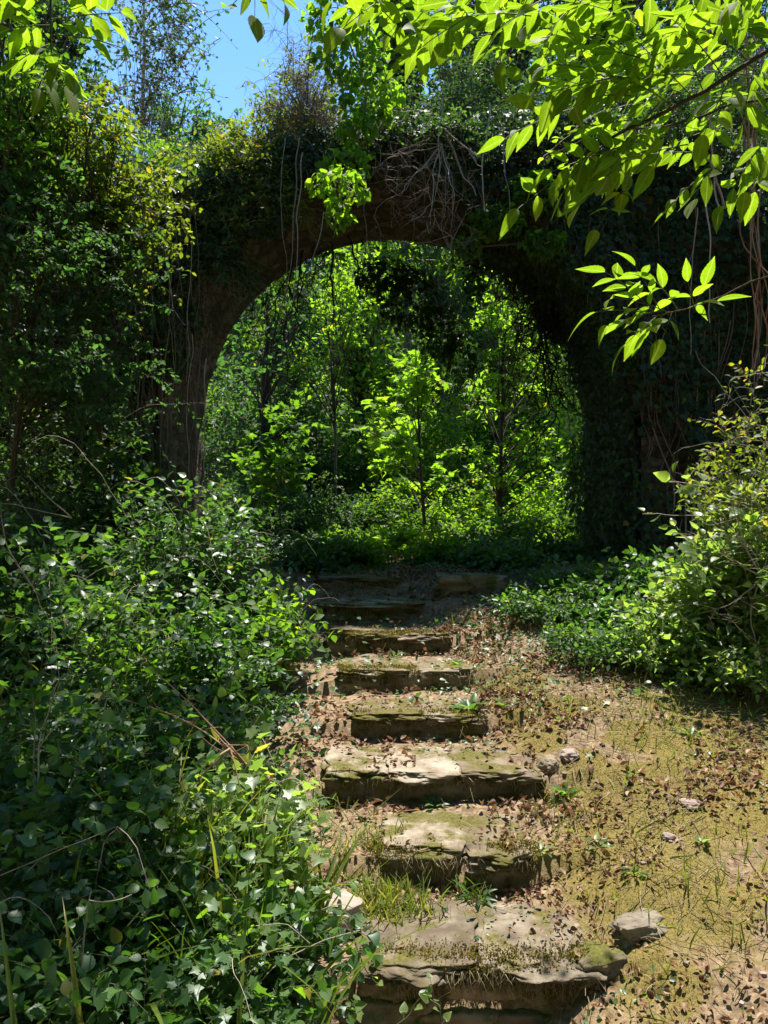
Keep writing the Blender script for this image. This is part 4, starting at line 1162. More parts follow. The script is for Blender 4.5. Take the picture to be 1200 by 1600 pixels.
trees = [
    # px centre, py centre, d, rx, rz, mat, size, label
    (420, 600, 15.0, 1.5, 2.0, 'teal', 'blue green tree behind the left side of the arch opening'),
    (560, 500, 17.0, 1.4, 1.6, 'bright', 'leafy tree behind the sapling'),
    (690, 470, 18.5, 1.0, 1.5, 'dark', 'dark tree behind the crown of the arch'),
    (470, 400, 20.0, 1.8, 1.6, 'bright', 'tree filling the upper left of the arch opening'),
    (820, 500, 19.0, 1.7, 2.2, 'bright', 'sunlit tree filling the right of the arch opening'),
    (900, 430, 22.0, 2.0, 2.4, 'bright', 'tree behind the right jamb'),
    (740, 400, 24.0, 2.2, 2.6, 'bright', 'sunlit tree far behind the crown'),
    (590, 380, 25.0, 2.2, 2.6, 'bright', 'bright tree far behind the left of the crown'),
    (430, 640, 19.0, 2.0, 2.4, 'teal', 'dull tree deep in the shade on the left'),
    (600, 640, 22.0, 2.0, 2.4, 'dark', 'dark tree deep behind the sapling'),
    (760, 640, 20.5, 1.8, 2.2, 'bright', 'tree deep behind the right hand sapling'),
    (350, 480, 26.0, 2.6, 3.2, 'dark', 'tree hidden behind the left pier'),
    (760, 80, 20, 2.4, 3.0, 'dark', 'tall dark tree rising behind the wall over the crown'),
    (950, 60, 20, 2.6, 3.0, 'dark', 'tall dark tree rising behind the wall over the right haunch'),
    (1140, 80, 20, 2.4, 3.0, 'dark', 'tall dark tree rising behind the wall at the right'),
    (620, 40, 21, 1.2, 2.2, 'mid', 'tall slim tree behind the bright creeper'),
    (60, 60, 17, 1.6, 2.2, 'dark', 'tall dark tree behind the wall at the far left'),
    (880, 640, 25.0, 2.4, 2.6, 'mid', 'tree deep behind the right jamb'),
]
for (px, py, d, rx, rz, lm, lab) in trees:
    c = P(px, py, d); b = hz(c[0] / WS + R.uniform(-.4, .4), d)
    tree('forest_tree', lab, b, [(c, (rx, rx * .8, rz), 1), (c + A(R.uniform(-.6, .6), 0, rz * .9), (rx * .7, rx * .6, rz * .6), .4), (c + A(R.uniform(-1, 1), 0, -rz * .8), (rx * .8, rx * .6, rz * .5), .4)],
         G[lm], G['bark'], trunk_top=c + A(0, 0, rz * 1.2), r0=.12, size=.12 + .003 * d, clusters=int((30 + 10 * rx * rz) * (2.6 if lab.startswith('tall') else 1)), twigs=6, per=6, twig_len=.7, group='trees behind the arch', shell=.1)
# distant wood: copies of three far trees
protos = []
for j, lm in enumerate(('mid', 'bright', 'teal')):
    b = hz(-9 + 9 * j, 34)
    protos.append(tree('forest_tree', ['mid green tree in the far wood', 'bright green tree in the far wood', 'dull blue green tree in the far wood'][j], b,
                       [(b + A(0, 0, 5.0), (2.6, 2.4, 3.6), 1), (b + A(.8, 0, 8.5), (1.8, 1.8, 2.2), .4), (b + A(-.8, 0, 2.2), (2.2, 2, 1.6), .4)], G[lm], G['bark'], trunk_top=b + A(0, 0, 9.5), r0=.2, size=.2,
                       clusters=170, twigs=7, per=7, twig_len=.9, group='far wood of ' + ['mid green', 'bright green', 'blue green'][j] + ' trees', shell=.25))
far = []
for yy in (29, 33, 38, 44):
    for xx in np.arange(-13 - yy * .1, 15 + yy * .1, 3.7):
        far.append((xx + R.uniform(-1, 1), yy + R.uniform(-1.5, 1.5)))
for i, (xx, yy) in enumerate(far):
    if abs(xx) > 10 + yy * .1: continue
    o = copy_tree(protos[int(R.integers(0, 3))])
    b = hz(xx, yy)
    o.location = [float(a) for a in b]; s = R.uniform(.75, 1.2)
    o.scale = (s, s, s); o.rotation_euler = (0, 0, R.uniform(0, 6.28))

for (xx, yy, sc) in ((-7.5, 2.5, 1.2), (-6.5, -2.5, 1.25), (-3.5, -6, 1.3), (.5, -7, 1.35), (4.5, -6, 1.3), (7.5, -2.5, 1.3), (8.0, 2.5, 1.25), (-9.5, 6.5, 1.3), (9.5, 6.5, 1.2), (-1.5, -10.5, 1.7), (3, -11, 1.7), (-6.5, -9, 1.7), (8, -8.5, 1.7)):  # unseen trees round the viewpoint, added to block skylight, not far wood
    o = copy_tree(protos[int(R.integers(0, 3))])
    o.location = [float(a) for a in A(xx, yy, float(H(xx, yy)))]
    o.scale = (sc, sc, sc); o.rotation_euler = (0, 0, R.uniform(0, 6.28))
# ------------------------------------------------------------------ hanging vines, dead twigs
def strand(name, label, pts, rad, mat, n=1, group='dry vine strands hanging on the wall', spreadp=.03, wob=.03, cat='vine'):
    t = MB()
    pts = np.array([P(*p) for p in pts]); m = 18
    u = np.linspace(0, len(pts) - 1, m); i = np.minimum(u.astype(int), len(pts) - 2); f = (u - i)[:, None]
    base = pts[i] * (1 - f) + pts[i + 1] * f
    q = np.repeat(base[None], n, 0) + (R.normal(0, spreadp, (n, 1, 3)) * np.linspace(.3, 1, m)[None, :, None] if n > 1 else 0)
    q = wiggle(q, wob, 1.6, False)
    tubes(t, q, rad * np.linspace(1, .6, m)[None] * R.uniform(.6, 1.3, (n, 1)), 5)
    o = t.build(name, G[mat]); tag(o, label, cat, group)
    return o


vs = [([(462, 210, 8.4), (458, 330, 8.35), (440, 480, 8.3)], 'long pale vine strand furthest left of the strand group by the left haunch'),
      ([(470, 235, 8.4), (463, 330, 8.35), (455, 470, 8.3)], 'pale vine strand second in the group by the left haunch'),
      ([(440, 215, 8.45), (438, 300, 8.4), (441, 460, 8.35)], 'thin vine strand beside the paired strands at the left haunch'),
      ([(505, 330, 8.3), (492, 390, 8.3), (475, 465, 8.3)], 'slanting vine strand under the bright creeper'),
      ([(568, 300, 8.4), (570, 340, 8.4), (576, 390, 8.4)], 'short vine strand beside the bright creeper'),
      ([(300, 360, 8.5), (297, 450, 8.45), (290, 600, 8.4)], 'vine strand hanging before the ivy on the left wall'),
      ([(763, 160, 8.5), (758, 240, 8.45), (752, 330, 8.4)], 'bright vine strand above the right haunch'),
      ([(685, 160, 8.5), (682, 230, 8.5), (684, 300, 8.45)], 'thin vine strand above the crown of the arch'),
      ([(788, 200, 8.5), (789, 290, 8.45), (790, 360, 8.4)], 'thin vine strand beside the green creeper tuft'),
      ([(1098, 290, 7.0), (1103, 380, 7.0), (1108, 510, 7.0)], 'long thin vine strand before the right pier'),
      ([(1085, 330, 7.2), (1078, 420, 7.2), (1076, 560, 7.2)], 'thin vine strand left of the long one at the right pier'),
      ([(320, 560, 8.4), (318, 640, 8.4), (322, 760, 8.4)], 'vine strand hanging down the left edge of the ring stones'),
      ([(300, 520, 8.45), (292, 620, 8.45), (296, 740, 8.45)], 'vine strand close to the left ring stones')]
for p, lab in vs:
    strand('vine_strand', lab, p, .0075, 'twig', wob=.05)
strand('vine_bundle', 'thick pinkish bundle of dry vines at the right edge', [(1175, 60, 6.0), (1180, 250, 6.0), (1185, 400, 6.0), (1205, 590, 6.0)], .007, 'redtwig', 7, 'dry vine bundles', .06, .10)
strand('vine_bundle', 'stout pale vine rising behind the ash leaves', [(1098, 20, 7.4), (1096, 110, 7.4), (1104, 210, 7.4), (1120, 330, 7.4)], .014, 'twig', 2, 'dry vine bundles', .03, .08)


def dead_tangle(name, label, base, tips, rad, mat, group=None, sub=4, subl=.35, wob=.08, cat='dead branch', sdown=0., bj=0.):
    """a bare branching limb: each tip gets a wiggly limb with forks"""
    t = thing(name, label, cat, base, group)
    mb = MB(); tips = np.asarray(tips, float); n = len(tips); b = np.repeat(np.asarray(base)[None], n, 0)
    if bj: b = b + np.stack([(tips[:, 0] - b[:, 0]) * bj + R.normal(0, .1, n), R.normal(0, .1, n), .5 + R.random(n) * .4 - .12 * np.abs(tips[:, 0] - b[:, 0])], -1)
    mid = (b + tips) / 2 + R.normal(0, .1, (n, 3)) * np.linalg.norm(tips - b, axis=1)[:, None]
    q = wiggle(bez(b, mid, tips, 14), wob, 2.5)
    tubes(mb, q, rad * np.linspace(1, .3, 14)[None] * R.uniform(.6, 1.2, (n, 1)), 6)
    for lev in range(2):
        nq = len(q)
        i = R.integers(4, q.shape[1], (nq, sub)); s0 = q[np.arange(nq)[:, None], i].reshape(-1, 3)
        dr = norm(R.normal(0, 1, s0.shape) * A(1, .7, .9) + A(0, 0, -sdown))
        L = subl * R.uniform(.3, 1, (len(s0), 1)) * (.6 if lev else 1)
        q = wiggle(bez(s0, s0 + dr * L * .5 + R.normal(0, .2, s0.shape) * L, s0 + dr * L, 8), wob * .5, 4)
        tubes(mb, q, rad * (.4 if lev == 0 else .22) * np.linspace(1, .4, 8)[None], 4)
    mb.build('branch', G[mat], t)
    return t


dead_tangle('dead_branch', 'bare pale twig tangle hanging at the crown of the arch', P(690, 225, 8.7),
            [P(*q) for q in ((590, 340, 8.4), (640, 350, 8.3), (660, 370, 8.3), (690, 375, 8.3), (620, 300, 8.4), (710, 330, 8.3), (600, 250, 8.5), (585, 240, 8.4), (700, 400, 8.4))], .009, 'twig', sub=5, subl=.6, sdown=.3)
dead_tangle('dead_branch', 'crooked pale branch hooking down right of the twig tangle', P(690, 200, 8.7), [P(*q) for q in ((745, 255, 8.4), (738, 300, 8.4))], .016, 'twig', sub=3, subl=.25)
dead_tangle('dead_branch', 'grey brown dead thicket on the wall top beside the yellow shrub', P(480, 190, 9.0),
            [P(*q) for q in ((440, 90, 8.9), (480, 60, 9), (520, 110, 8.9), (420, 160, 8.8), (500, 150, 8.8), (470, 110, 8.9), (530, 60, 9), (400, 200, 8.8), (460, 220, 8.7), (450, 40, 9), (500, 30, 9), (430, 130, 8.7), (490, 180, 8.7), (515, 160, 8.6))], .011, 'vine', sub=9, subl=.55)
dead_tangle('drooping_branch', 'dark bare drooping branches inside the right of the arch', P(770, 380, 10.6),
            [P(*q) for q in ((835, 560, 10.6), (880, 620, 10.6), (850, 640, 10.7), (860, 480, 10.6), (800, 530, 10.6), (890, 560, 10.7), (820, 460, 10.6), (905, 470, 10.7), (870, 700, 10.6))], .03, 'darkbark', sub=8, subl=.8, sdown=.9, bj=.75, wob=.2)
dead_tangle('drooping_branch', 'dark bare drooping twigs under the left haunch of the arch', P(500, 420, 10.8),
            [P(*q) for q in ((430, 540, 10.8), (470, 530, 10.8), (520, 560, 10.8), (450, 600, 10.9), (560, 500, 10.9), (410, 500, 10.8), (500, 520, 10.8))], .018, 'darkbark', sub=6, subl=.7, sdown=1., bj=.75, wob=.2)
# ivy hung dark clump in the crown of the opening
spill('hanging_ivy', 'dark leafy clump hanging inside the arch behind the sapling top', [(640, 470, 10.9, .6, .55), (690, 520, 10.9, .35, .5), (720, 560, 10.9, .3, .4), (600, 430, 10.9, .5, .3)], 1500, G['ivy'], .10, T_IVY)
spill('hanging_ivy', 'dark leafy clump hanging inside the arch near the right haunch', [(740, 440, 10.9, .18, .45), (860, 470, 10.9, .35, .6)], 600, G['ivy'], .09, T_IVY)

spill('hanging_ivy', 'ragged leafy fringe hanging from the far rim on the left of the vault', [(400, 520, 11.2, .22, .3), (430, 470, 11.2, .25, .25), (470, 435, 11.2, .3, .22), (520, 405, 11.2, .3, .2)], 420, G['mid'], .085, T_OVATE)
spill('hanging_ivy', 'ragged leafy fringe hanging from the far rim on the right of the vault', [(760, 400, 11.2, .3, .25), (810, 440, 11.2, .3, .35), (860, 510, 11.2, .3, .4), (890, 600, 11.2, .22, .45), (900, 720, 11.1, .2, .4)], 900, G['mid'], .085, T_OVATE)
spill('hanging_ivy', 'leafy sprays hanging from the crown of the vault beside the dark clump', [(640, 405, 11.2, .35, .16), (700, 410, 11.2, .3, .2)], 260, G['mid'], .085, T_OVATE)
dead_tangle('fallen_branch', 'reddish dead branch lying across the left bank', P(385, 1195, 3.7), [P(*q) for q in ((215, 1040, 3.9), (300, 1145, 3.7), (150, 1088, 3.8), (330, 1150, 3.75))], .006, 'redtwig', sub=2, subl=.16, wob=.03)
dead_tangle('fallen_branch', 'reddish broken stick poking from the sunlit ivy mound', P(360, 1170, 3.6), [P(*q) for q in ((385, 1245, 3.5), (300, 1230, 3.6), (330, 1205, 3.5))], .006, 'redtwig', sub=1, subl=.08, wob=.02)
dead_tangle('bramble_cane', 'pale leafless bramble cane arching at the left edge', P(40, 900, 4.2), [P(*q) for q in ((0, 780, 4.3), (60, 930, 4.2))], .006, 'twig', sub=2, subl=.2, wob=.03)
dead_tangle('bramble_cane', 'thin pale cane slanting before the dark left wall', P(112, 810, 5.2), [P(*q) for q in ((45, 745, 5.2), (-20, 780, 5.2))], .005, 'twig', sub=1, subl=.2, wob=.03)
dead_tangle('bramble_cane', 'long pale stem among the brambles at the left edge', P(60, 1290, 3.4), [P(*q) for q in ((45, 1090, 3.6), (85, 1060, 3.6))], .006, 'twig', sub=1, subl=.2, wob=.04)
dead_tangle('bramble_cane', 'grey stem rising through the nettles at the bottom left', P(120, 1600, 2.6), [P(*q) for q in ((142, 1400, 2.7),)], .006, 'twig', sub=1, subl=.15, wob=.03)
dead_tangle('bramble_cane', 'long thin stem slanting across the left bank', P(-40, 1385, 2.8), [P(*q) for q in ((180, 1290, 2.9),)], .003, 'twig', sub=0 or 1, subl=.1, wob=.02)
dead_tangle('bramble_cane', 'dry tangled canes in the sunlit right bush', P(1190, 900, 5.8), [P(*q) for q in ((1100, 780, 5.8), (1140, 700, 5.8), (1200, 690, 5.8), (1130, 860, 5.7), (1180, 1040, 5.6), (1100, 960, 5.7))], .006, 'twig', sub=5, subl=.4, wob=.06)
dead_tangle('bramble_cane', 'curved pale cane before the right pier', P(1200, 700, 6.0), [P(*q) for q in ((1110, 700, 6.2), (1140, 600, 6.2), (1090, 550, 6.4))], .005, 'twig', sub=2, subl=.3, wob=.06)

# ------------------------------------------------------------------ ground cover (uncountable)
def scatter(n, x0, x1, y0, y1, dens):
    x = R.uniform(x0, x1, n); y = R.uniform(y0, y1, n)
    k = R.random(n) < dens(x, y)
    return x[k], y[k]


def gz(x, y): return H(x, y)


def n2(x, y, s, o=0.): return fbm(np.stack([x * s, y * s, 0 * x + o], -1), 3)


# ground ivy on the left bank and round the right pier
def dens_ivy(x, y):
    xl, xr = stair_x(y)
    l = sstep(xl - .08, xl - .4, x) * np.clip(.55 + 1.6 * n2(x, y, 1.1, 61), .1, 1) * (1 - .75 * sstep(-.1, -.45, x) * (n2(x, y, 1.7, 40) > .05))
    r = sstep(.9, 1.6, x) * sstep(6.6, 7.4, y + .4 * n2(x, y, 1.2))
    b = sstep(9.5, 11, y) * sstep(.9, 1.8, np.abs(x - .2)) * .7
    e = .12 * sstep(4.6, 6.2, y) + .55 * sstep(6.0, 7.2, y) * sstep(xr - .05, xr + .4, x) * (1 - sstep(10, 12, y))
    return np.clip(np.maximum(np.maximum(l, r), np.maximum(b, e)) * (.6 + .7 * n2(x, y, 2.)), 0, 1)


x, y = scatter(52000, -4.8, 4.5, 1.8, 13, dens_ivy)
hgt = .02 + .28 * R.random(len(x)) ** 2 * sstep(.0, -.5, x) + .10 * R.random(len(x))
pos = np.stack([x, y, gz(x, y) + hgt], -1); n = len(x)
mb = MB(); k = R.random(n) < .5
nr = norm(A(0, -.25, 1) + R.normal(0, .33, (n, 3))); d = norm(A(0, -.5, -.1) + R.normal(0, .8, (n, 3)) * A(1, 1, .3))
sz = R.uniform(.025, .065, n)
leaves(mb, T_IVY, pos[k], d[k], nr[k], sz[k], np.clip(R.beta(2, 2.3, k.sum()), 0, .94), curl=R.uniform(0, .4, k.sum()), lobed=True)
k = ~k
leaves(mb, T_OVATE, pos[k], d[k], nr[k], sz[k] * 1.1, np.clip(R.beta(2, 2.3, k.sum()), 0, .94), curl=R.uniform(0, .4, k.sum()))
x, y = scatter(30000, -.6, 3.4, 3.2, 9.5, lambda x, y: np.clip((n2(x, y, 1.9, 33) - .12) * 1.6, 0, 1) * (.35 + .65 * sstep(5.0, 6.5, y))); n = len(x)
leaves(mb, T_OVAL, np.stack([x, y, gz(x, y) + .008 + .04 * R.random(n) ** 2], -1), norm(R.normal(0, 1, (n, 3)) * A(1, 1, .25)), norm(A(0, -.2, 1) + R.normal(0, .35, (n, 3))), R.uniform(.012, .034, n), np.clip(R.beta(2, 1.6, n), 0, .94), curl=.2, width=1.3)
tag(mb.build('ground_ivy_foliage', [G['bram']]), 'ivy and creeping herbs covering the ground beside the steps', 'ground cover', kind='stuff')


x, y = scatter(75000, -7, 8, 12.5, 27, lambda x, y: np.clip(.5 + .6 * n2(x, y, .9), 0, 1) * sstep(13.6, 15.5, y))
n = len(x); mb = MB()
leaves(mb, T_OVAL, np.stack([x, y, gz(x, y) + R.random(n) ** 2 * .5 * (1 + 1.2 * np.clip(n2(x, y, 1.1, 50), 0, 1)) + .02], -1), norm(A(0, -.4, 0) + R.normal(0, .8, (n, 3)) * A(1, 1, .3)), norm(A(0, -.3, 1) + R.normal(0, .4, (n, 3))), R.uniform(.07, .18, n), np.clip(R.beta(2, 2.3, n), 0, .94), curl=.2)
tag(mb.build('woodland_foliage', [G['dark']]), 'low leafy cover on the wood floor beyond the arch', 'ground cover', kind='stuff')


# dry leaves
def dens_dry(x, y):
    xl, xr = stair_x(y)
    on = sstep(xl - .3, xl, x) * (1 - .55 * sstep(xr + .1, xr + 1.0, x))
    seam = np.exp(-((x - xr - .12) / .35) ** 2) + .5 * sstep(xr, xr + .2, x) * sstep(5.8, 6.6, y) + .12 * sstep(xr, xr + .5, x)
    f = (y - S0) / TR; f = f - np.floor(f)
    tread = .35 + .65 * sstep(.45, .95, f)
    lf = .5 * sstep(xl - .7, xl - .2, x) * (1 - on)
    return np.clip((on * tread * .42 + seam * .8 + lf) * (.17 + 1.9 * np.clip(n2(x, y, 2.2, 5) + .12, 0, 1.0)), 0, 1) * (1 - .5 * sstep(9, 12, y))


x, y = scatter(40000, -1.0, 3.6, 2.6, 12.5, dens_dry); n = len(x)
mb = MB()
pos = np.stack([x, y, gz(x, y) + R.uniform(.004, .035, n) + .045 * ((x > stair_x(y)[0]) & (x < stair_x(y)[1]) & (((y - S0) % TR) < .5))], -1)
leaves(mb, T_DRY, pos, norm(R.normal(0, 1, (n, 3)) * A(1, 1, .25)), norm(A(0, 0, 1) + R.normal(0, .5, (n, 3))), R.uniform(.018, .058, n) * (1 - .3 * (y < 4.5)), np.clip(R.beta(2, 2, n), 0, .97), curl=R.uniform(-.9, 1.3, n), width=R.uniform(.6, 1.3, n))
tag(mb.build('leaf_litter', [G['dry']]), 'brown dry leaves littering the steps and the slope', 'leaf litter', kind='stuff')

# moss: dense short tufts on the slope and on the step edges
def dens_moss(x, y):
    xl, xr = stair_x(y)
    r = sstep(xr - .05, xr + .25, x) * (1 - sstep(6.2, 7.2, y)) 
    return np.clip(r * np.clip(.22 + 1.5 * n2(x, y, 1.3, 2) + .8 * n2(x, y, 4.6, 9), 0, 1), 0, 1)


x, y = scatter(230000, .3, 3.6, 2.7, 7.2, dens_moss); n = len(x)
mb = MB()
pos = np.stack([x, y, gz(x, y) - .002], -1)
leaves(mb, T_RHOMB, pos, norm(A(0, 0, 1) + R.normal(0, .55, (n, 3))), norm(R.normal(0, 1, (n, 3))), R.uniform(.004, .010, n), np.clip(.45 + .5 * n2(x, y, 2.4, 8) + R.normal(0, .25, n), 0, 1), curl=.3)
x2 = R.uniform(-.75, 1.0, 60000); k = R.integers(0, 8, 60000); y2 = S0 + TR * k + np.abs(R.normal(0, .09, 60000)) - .045 - .0
xl, xr = stair_x(y2)
ok = (x2 > xl) & (x2 < xr) & (n2(x2, k * 3.3 + y2 * 2, 2.2, 11) > -.12)
x2, y2, k = x2[ok], y2[ok], k[ok]; n = len(x2)
ed = y2 - (S0 + TR * k) < .012
pos = np.stack([x2, y2, k * RI - .006 + R.uniform(-.014, .006, n) - ed * R.random(n) ** 1.5 * .11], -1)
leaves(mb, T_RHOMB, pos, norm(A(0, -.3, 1) + R.normal(0, .55, (n, 3))), norm(R.normal(0, 1, (n, 3))), R.uniform(.008, .02, n), np.clip(R.normal(.4, .2, n), 0, 1), curl=.3)
tag(mb.build('moss', [G['moss']]), 'yellow green moss cushions on the slope and step edges', 'moss', kind='stuff')

# short grass and straw
def dens_grass(x, y):
    xl, xr = stair_x(y)
    r = sstep(xr - .1, xr + .2, x) * (1 - sstep(6.8, 7.8, y)) * .30
    land = sstep(8.6, 9.0, y) * (1 - sstep(11.5, 13, y)) * sstep(.4, .0, x) * .9
    return np.clip((r + land) * (.5 + 1.2 * n2(x, y, 1.8, 7)), 0, 1)


x, y = scatter(42000, -2.5, 3.8, 2.7, 13, dens_grass)
for (px, py, d, rr, q) in ((600, 1395, 3.95, .2, 260), (640, 1420, 3.9, .2, 150), (575, 1420, 3.85, .16, 160), (560, 1300, 4.2, .25, 150), (520, 1200, 4.8, .25, 120), (860, 1250, 4.6, .3, 120), (1150, 1060, 6.3, .4, 260), (990, 1090, 6.6, .25, 260), (400, 1360, 3.2, .2, 160), (740, 1345, 4.05, .12, 90)):
    c = P(px, py, d); x = np.concatenate([x, c[0] + R.normal(0, rr * .5, q)]); y = np.concatenate([y, c[1] + R.normal(0, rr * .5, q)])
n = len(x); mb = MB()
pos = np.stack([x, y, gz(x, y) - .005], -1)
leaves(mb, T_BLADE, pos, norm(A(0, 0, 1.) + R.normal(0, .38, (n, 3))), norm(R.normal(0, 1, (n, 3)) * A(1, 1, .2)), R.uniform(.04, .15, n), np.clip(.45 + .3 * n2(x, y, 2, 3) + R.normal(0, .22, n), 0, 1), curl=R.uniform(0, .9, n), width=R.uniform(.7, 1.3, n))
gp = []
for (px, py, d, rr, q) in ((350, 1330, 3.3, .22, 70), (250, 1260, 3.5, .2, 40), (400, 1370, 3.4, .15, 40), (300, 1430, 3.0, .25, 40), (120, 1330, 3.2, .3, 40), (220, 1180, 3.9, .25, 30)):
    c = P(px, py, d); gp.append(np.stack([c[0] + R.normal(0, rr, q), c[1] + R.normal(0, rr, q), np.full(q, c[2] - .35)], -1))
gp = np.concatenate(gp); q = len(gp)
leaves(mb, T_BLADE, gp, norm(A(0, 0, 1.) + R.normal(0, .3, (q, 3))), norm(R.normal(0, 1, (q, 3)) * A(1, 1, .2)), R.uniform(.3, .55, q), np.clip(R.normal(.4, .25, q), 0, 1), curl=R.uniform(.1, 1.1, q), width=R.uniform(.35, .7, q))
tag(mb.build('grass', [G['grass']]), 'short grass on the landing and between the stones', 'grass', kind='stuff')

# dry stalks and twigs on the slope
x, y = scatter(9000, -.3, 3.6, 2.7, 8.2, lambda x, y: np.clip(.25 + sstep(.6, 1.4, x) * (.3 + .8 * n2(x, y, 1.5, 21)), 0, 1)); n = len(x)
mb = MB()
p0 = np.stack([x, y, gz(x, y) + .006 + .02 * R.random(n)], -1); a = R.uniform(0, 2 * PI, n); L = R.uniform(.03, .22, n) ** 1
p2x, p2y = x + np.cos(a) * L, y + np.sin(a) * L
p2 = np.stack([p2x, p2y, gz(p2x, p2y) + .01 + .04 * R.random(n) ** 2], -1)
tubes(mb, bez(p0, (p0 + p2) / 2 + R.normal(0, .012, (n, 3)) + A(0, 0, .012), p2, 5), R.uniform(.0007, .0024, (n, 1)), 3)
tag(mb.build('straw_litter', [G['straw']]), 'dry stalks and twig bits strewn over the slope', 'plant litter', kind='stuff')
# pebbles
x, y = scatter(700, -.2, 3.4, 2.8, 7.5, lambda x, y: .6 + 0 * x); n = len(x)
mb = MB()
for i in range(0, n, 2):
    s = R.uniform(.006, .026) 
    rock(mb, (x[i], y[i], float(gz(x[i], y[i])) + s * .2), (s * 1.3, s, s * .7), i, R.uniform(0, 6), .2, .4, 4)
tag(mb.build('gravel', [G['pinkrock']]), 'small pebbles in the soil of the slope', 'gravel', kind='stuff')


# ------------------------------------------------------------------ single weeds
def rosette(nm, lab, px, py, d, n, size, lm, tm=T_OVATE, up=.8, group='weeds growing by the steps', width=.75):
    c = P(px, py, d); c[2] = float(H(c[0], c[1]))
    xl, xr = stair_x(c[1])
    mb = MB(); a = np.arange(n) * 2.4 + R.uniform(0, 6)
    el = R.uniform(up * .5, up * 1.4, n)
    dd = norm(np.stack([np.cos(a), np.sin(a), el], -1))
    ln = size * R.uniform(.25, .5, n)
    tubes(mb, np.stack([np.repeat(c[None], n, 0), c + dd * ln[:, None]], 1), .0025, 4, 1)
    leaves(mb, tm, c + dd * ln[:, None], dd, norm(A(0, 0, 1) - dd * .4 + R.normal(0, .2, (n, 3))), size * R.uniform(.7, 1.2, n), R.uniform(.2, .9, n), curl=R.uniform(.1, .6, n), width=width)
    o = mb.build(nm, [G[lm], G['green']]); tag(o, lab, 'weed', group)
    return o


rosette('dock_plant', 'broad leaved rosette beside the fifth step', 735, 1135, 5.75, 9, .13, 'bram', up=1.1, width=.6)
rosette('dandelion_plant', 'narrow leaved rosette in front of the second step', 743, 1342, 4.02, 11, .11, 'bram', up=.7, width=.45)
rosette('weed', 'small weed under the sixth step', 615, 1035, 6.85, 6, .08, 'mid')
rosette('weed', 'small weed under the third step', 680, 1260, 4.75, 7, .07, 'bram')
rosette('weed', 'two leaved weed at the left end of the fifth step', 600, 1140, 5.7, 4, .11, 'pale', up=.5)
rosette('weed', 'weed among dry leaves at the right end of the second step', 845, 1325, 4.2, 7, .07, 'pale')
rosette('weed', 'pale weed further right of the second step', 935, 1325, 4.2, 6, .07, 'pale')
rosette('weed', 'weed on the moss between the slope stones', 1095, 1335, 4.1, 6, .06, 'pale')
rosette('weed', 'leafy weed beside the third step end', 880, 1225, 4.75, 9, .08, 'mid')
rosette('weed', 'leafy weed right of the fourth step', 790, 1105, 5.7, 9, .08, 'mid')
rosette('weed', 'weed on the sunlit slope below the brambles', 1080, 1165, 5.2, 7, .07, 'pale')
rosette('weed', 'broad weed at the foot of the sunlit brambles', 1075, 1085, 5.9, 7, .09, 'pale')
rosette('weed', 'small weed near the pale angular rock', 990, 1395, 3.9, 5, .06, 'mid')
rosette('weed', 'weed in front of the seventh step', 600, 985, 7.7, 6, .09, 'mid')
rosette('weed', 'weed growing on the bare worn top of the lowest step', 822, 1495, 3.55, 5, .045, 'pale', up=.5)
rosette('weed', 'broad weed right of the sixth step', 720, 1060, 6.5, 8, .09, 'mid')


def climber(lab, pts, n, size, lm='pale', tm=T_HEART, nm='ivy_sprig', stem='green'):
    q = np.array([P(*p) for p in pts]); m = 16
    u = np.linspace(0, len(q) - 1, m); i = np.minimum(u.astype(int), len(q) - 2); f = (u - i)[:, None]
    path = wiggle((q[i] * (1 - f) + q[i + 1] * f)[None], .02, 6, False)
    t = thing(nm, lab, 'plant', q[0]); a = MB(); b = MB()
    tubes(a, path, .0022, 4)
    pos, d, nr = leaf_on_paths(path, n, .1, up=.5, jit=.35, flat=.9)
    L = np.full(len(pos), size * .5); pos = pos + d * L[:, None]
    nr = norm(nr + A(0, -.5, 0))
    petiole(b, pos, d, L, .0012, 1)
    leaves(b, tm, pos, d, nr, size * R.uniform(.6, 1.15, len(pos)), R.uniform(.2, .9, len(pos)), curl=.2)
    a.build('stem', G[stem], t); b.build('foliage', [G[lm], G[stem]], t)
    return t


climber('round leaved sprig hanging before the lowest riser', [(570, 1640, 3.1), (640, 1590, 3.15), (675, 1535, 3.2)], 7, .05)
climber('ivy sprig trailing from the broken slab to the lowest step', [(540, 1450, 3.4), (565, 1500, 3.35), (585, 1530, 3.3)], 6, .05)
climber('round leaved sprig at the bottom edge under the lowest step', [(690, 1640, 3.1), (690, 1580, 3.15), (670, 1560, 3.2)], 6, .045)
climber('ivy sprig with big glossy leaves beside the broken slab', [(430, 1480, 3.2), (470, 1440, 3.3), (500, 1400, 3.45)], 9, .075, 'mid')
climber('small leaved trailing sprig below the broken slab', [(470, 1560, 3.1), (520, 1540, 3.15), (560, 1575, 3.15)], 8, .04)
climber('thin upright stem with yellow top leaves left of the steps', [(415, 1040, 5.2), (416, 970, 5.2), (424, 905, 5.2)], 7, .07, 'bright', T_OVATE, 'tall_weed')
climber('leafy shoot with shiny leaves rising behind the red twig', [(340, 1120, 4.2), (355, 1060, 4.2), (365, 1035, 4.2)], 7, .075, 'pale', T_OVATE, 'tall_weed')
climber('sunlit arching spray of long leaves before the right pier', [(1180, 800, 6.0), (1100, 760, 6.0), (1050, 752, 6.0)], 9, .16, 'pale', T_OVATE, 'leaf_spray', 'twig')
climber('thin spray with few leaves reaching before the right pier', [(1180, 850, 6.0), (1090, 805, 6.0), (1005, 803, 6.1)], 10, .08, 'pale', T_OVATE, 'leaf_spray', 'twig')
